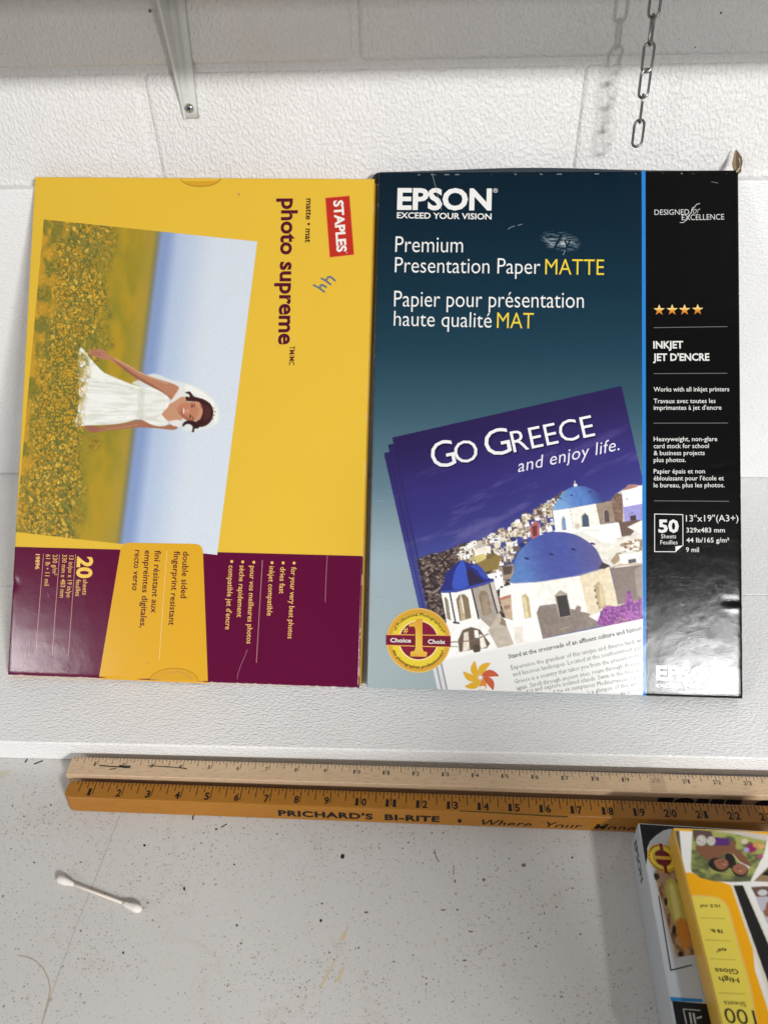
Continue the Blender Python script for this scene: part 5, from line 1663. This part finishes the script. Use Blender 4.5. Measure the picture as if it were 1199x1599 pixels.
mark('black_specks', parts, (34, 31, 30))
mark('brown_specks', [blob(818, 1351, 5, 5, 5), blob(755, 1374, 3, 3), blob(572, 1425, 4, 2), blob(710, 1376, 2, 3), blob(735, 1455, 4, 1.6), blob(692, 1421, 5, 1.4), blob(725, 1500, 4, 2)], (122, 108, 90))
for k, P in enumerate(([(526, 1496), (519, 1505), (505, 1530), (496, 1548), (503, 1540), (515, 1520)], [(538, 1508), (533, 1514), (526, 1528), (522, 1536), (530, 1530), (537, 1516)], [(545, 1445), (535, 1460), (530, 1470), (538, 1468)])):
    mark('yellow_streak', [flat_poly(BPL, P, .7 + .1 * k)], (204, 188, 154))
mark('yellow_streak', [flat_poly(BPL, [(0, 1204), (18, 1203), (10, 1212), (0, 1216)], .7)], (196, 190, 172))
# specks of dirt on the wall and the foam
WPL = Plane((0, 0, 0), (1, 0, 0), (0, 0, 1))


# ================================================================== unseen human figure added outside the frame to cast soft shade on the bench
def add_shade_figure():
    J = [((31, -52, -14), 5.6), ((30.6, -51.4, -5), 5.2), ((30, -50, 3), 6.0), ((29.4, -48.5, 9), 4.6), ((29, -47, 12.6), 2.7), ((28.8, -46.2, 16), 3.5), ((28.6, -46, 19), 4.1), ((28.6, -46, 21.6), 2.9),
         ((23.4, -48.4, 8.6), 2.7), ((18.4, -46.6, 11), 2.3), ((17.7, -46, 18), 2.1), ((17.6, -45.8, 22.6), 2.0),
         ((35.4, -48.4, 8), 2.7), ((37.6, -46, -1.5), 2.0), ((33, -41.5, -4.5), 1.5), ((31.5, -39.8, -3.6), 1.2)]
    E_ = [(0, 1), (1, 2), (2, 3), (3, 4), (4, 5), (5, 6), (6, 7), (3, 8), (8, 9), (9, 10), (10, 11), (3, 12), (12, 13), (13, 14), (14, 15)]
    me = bpy.data.meshes.new('shade_figure')
    base = Vector((31, -52, -36)) * IN
    me.from_pydata([tuple(Vector(p) * IN - base) for p, r in J], E_, [])
    o = bpy.data.objects.new('shade_figure', me); col.objects.link(o); o.location = base
    md = o.modifiers.new('skin', 'SKIN')
    for i, (p, r) in enumerate(J):
        sv = me.skin_vertices[0].data[i]; sv.radius = (r * IN, r * IN * (.72 if i < 4 else 1)); sv.use_root = (i == 0)
    sb = o.modifiers.new('subdivision', 'SUBSURF'); sb.levels = 2; sb.render_levels = 2
    me.materials.append(simple('shade_figure_grey', (92, 92, 96), .9))
    tag(o, 'unseen human figure added out of frame, arm raised to shade the bench', 'shade_figure')


add_shade_figure()
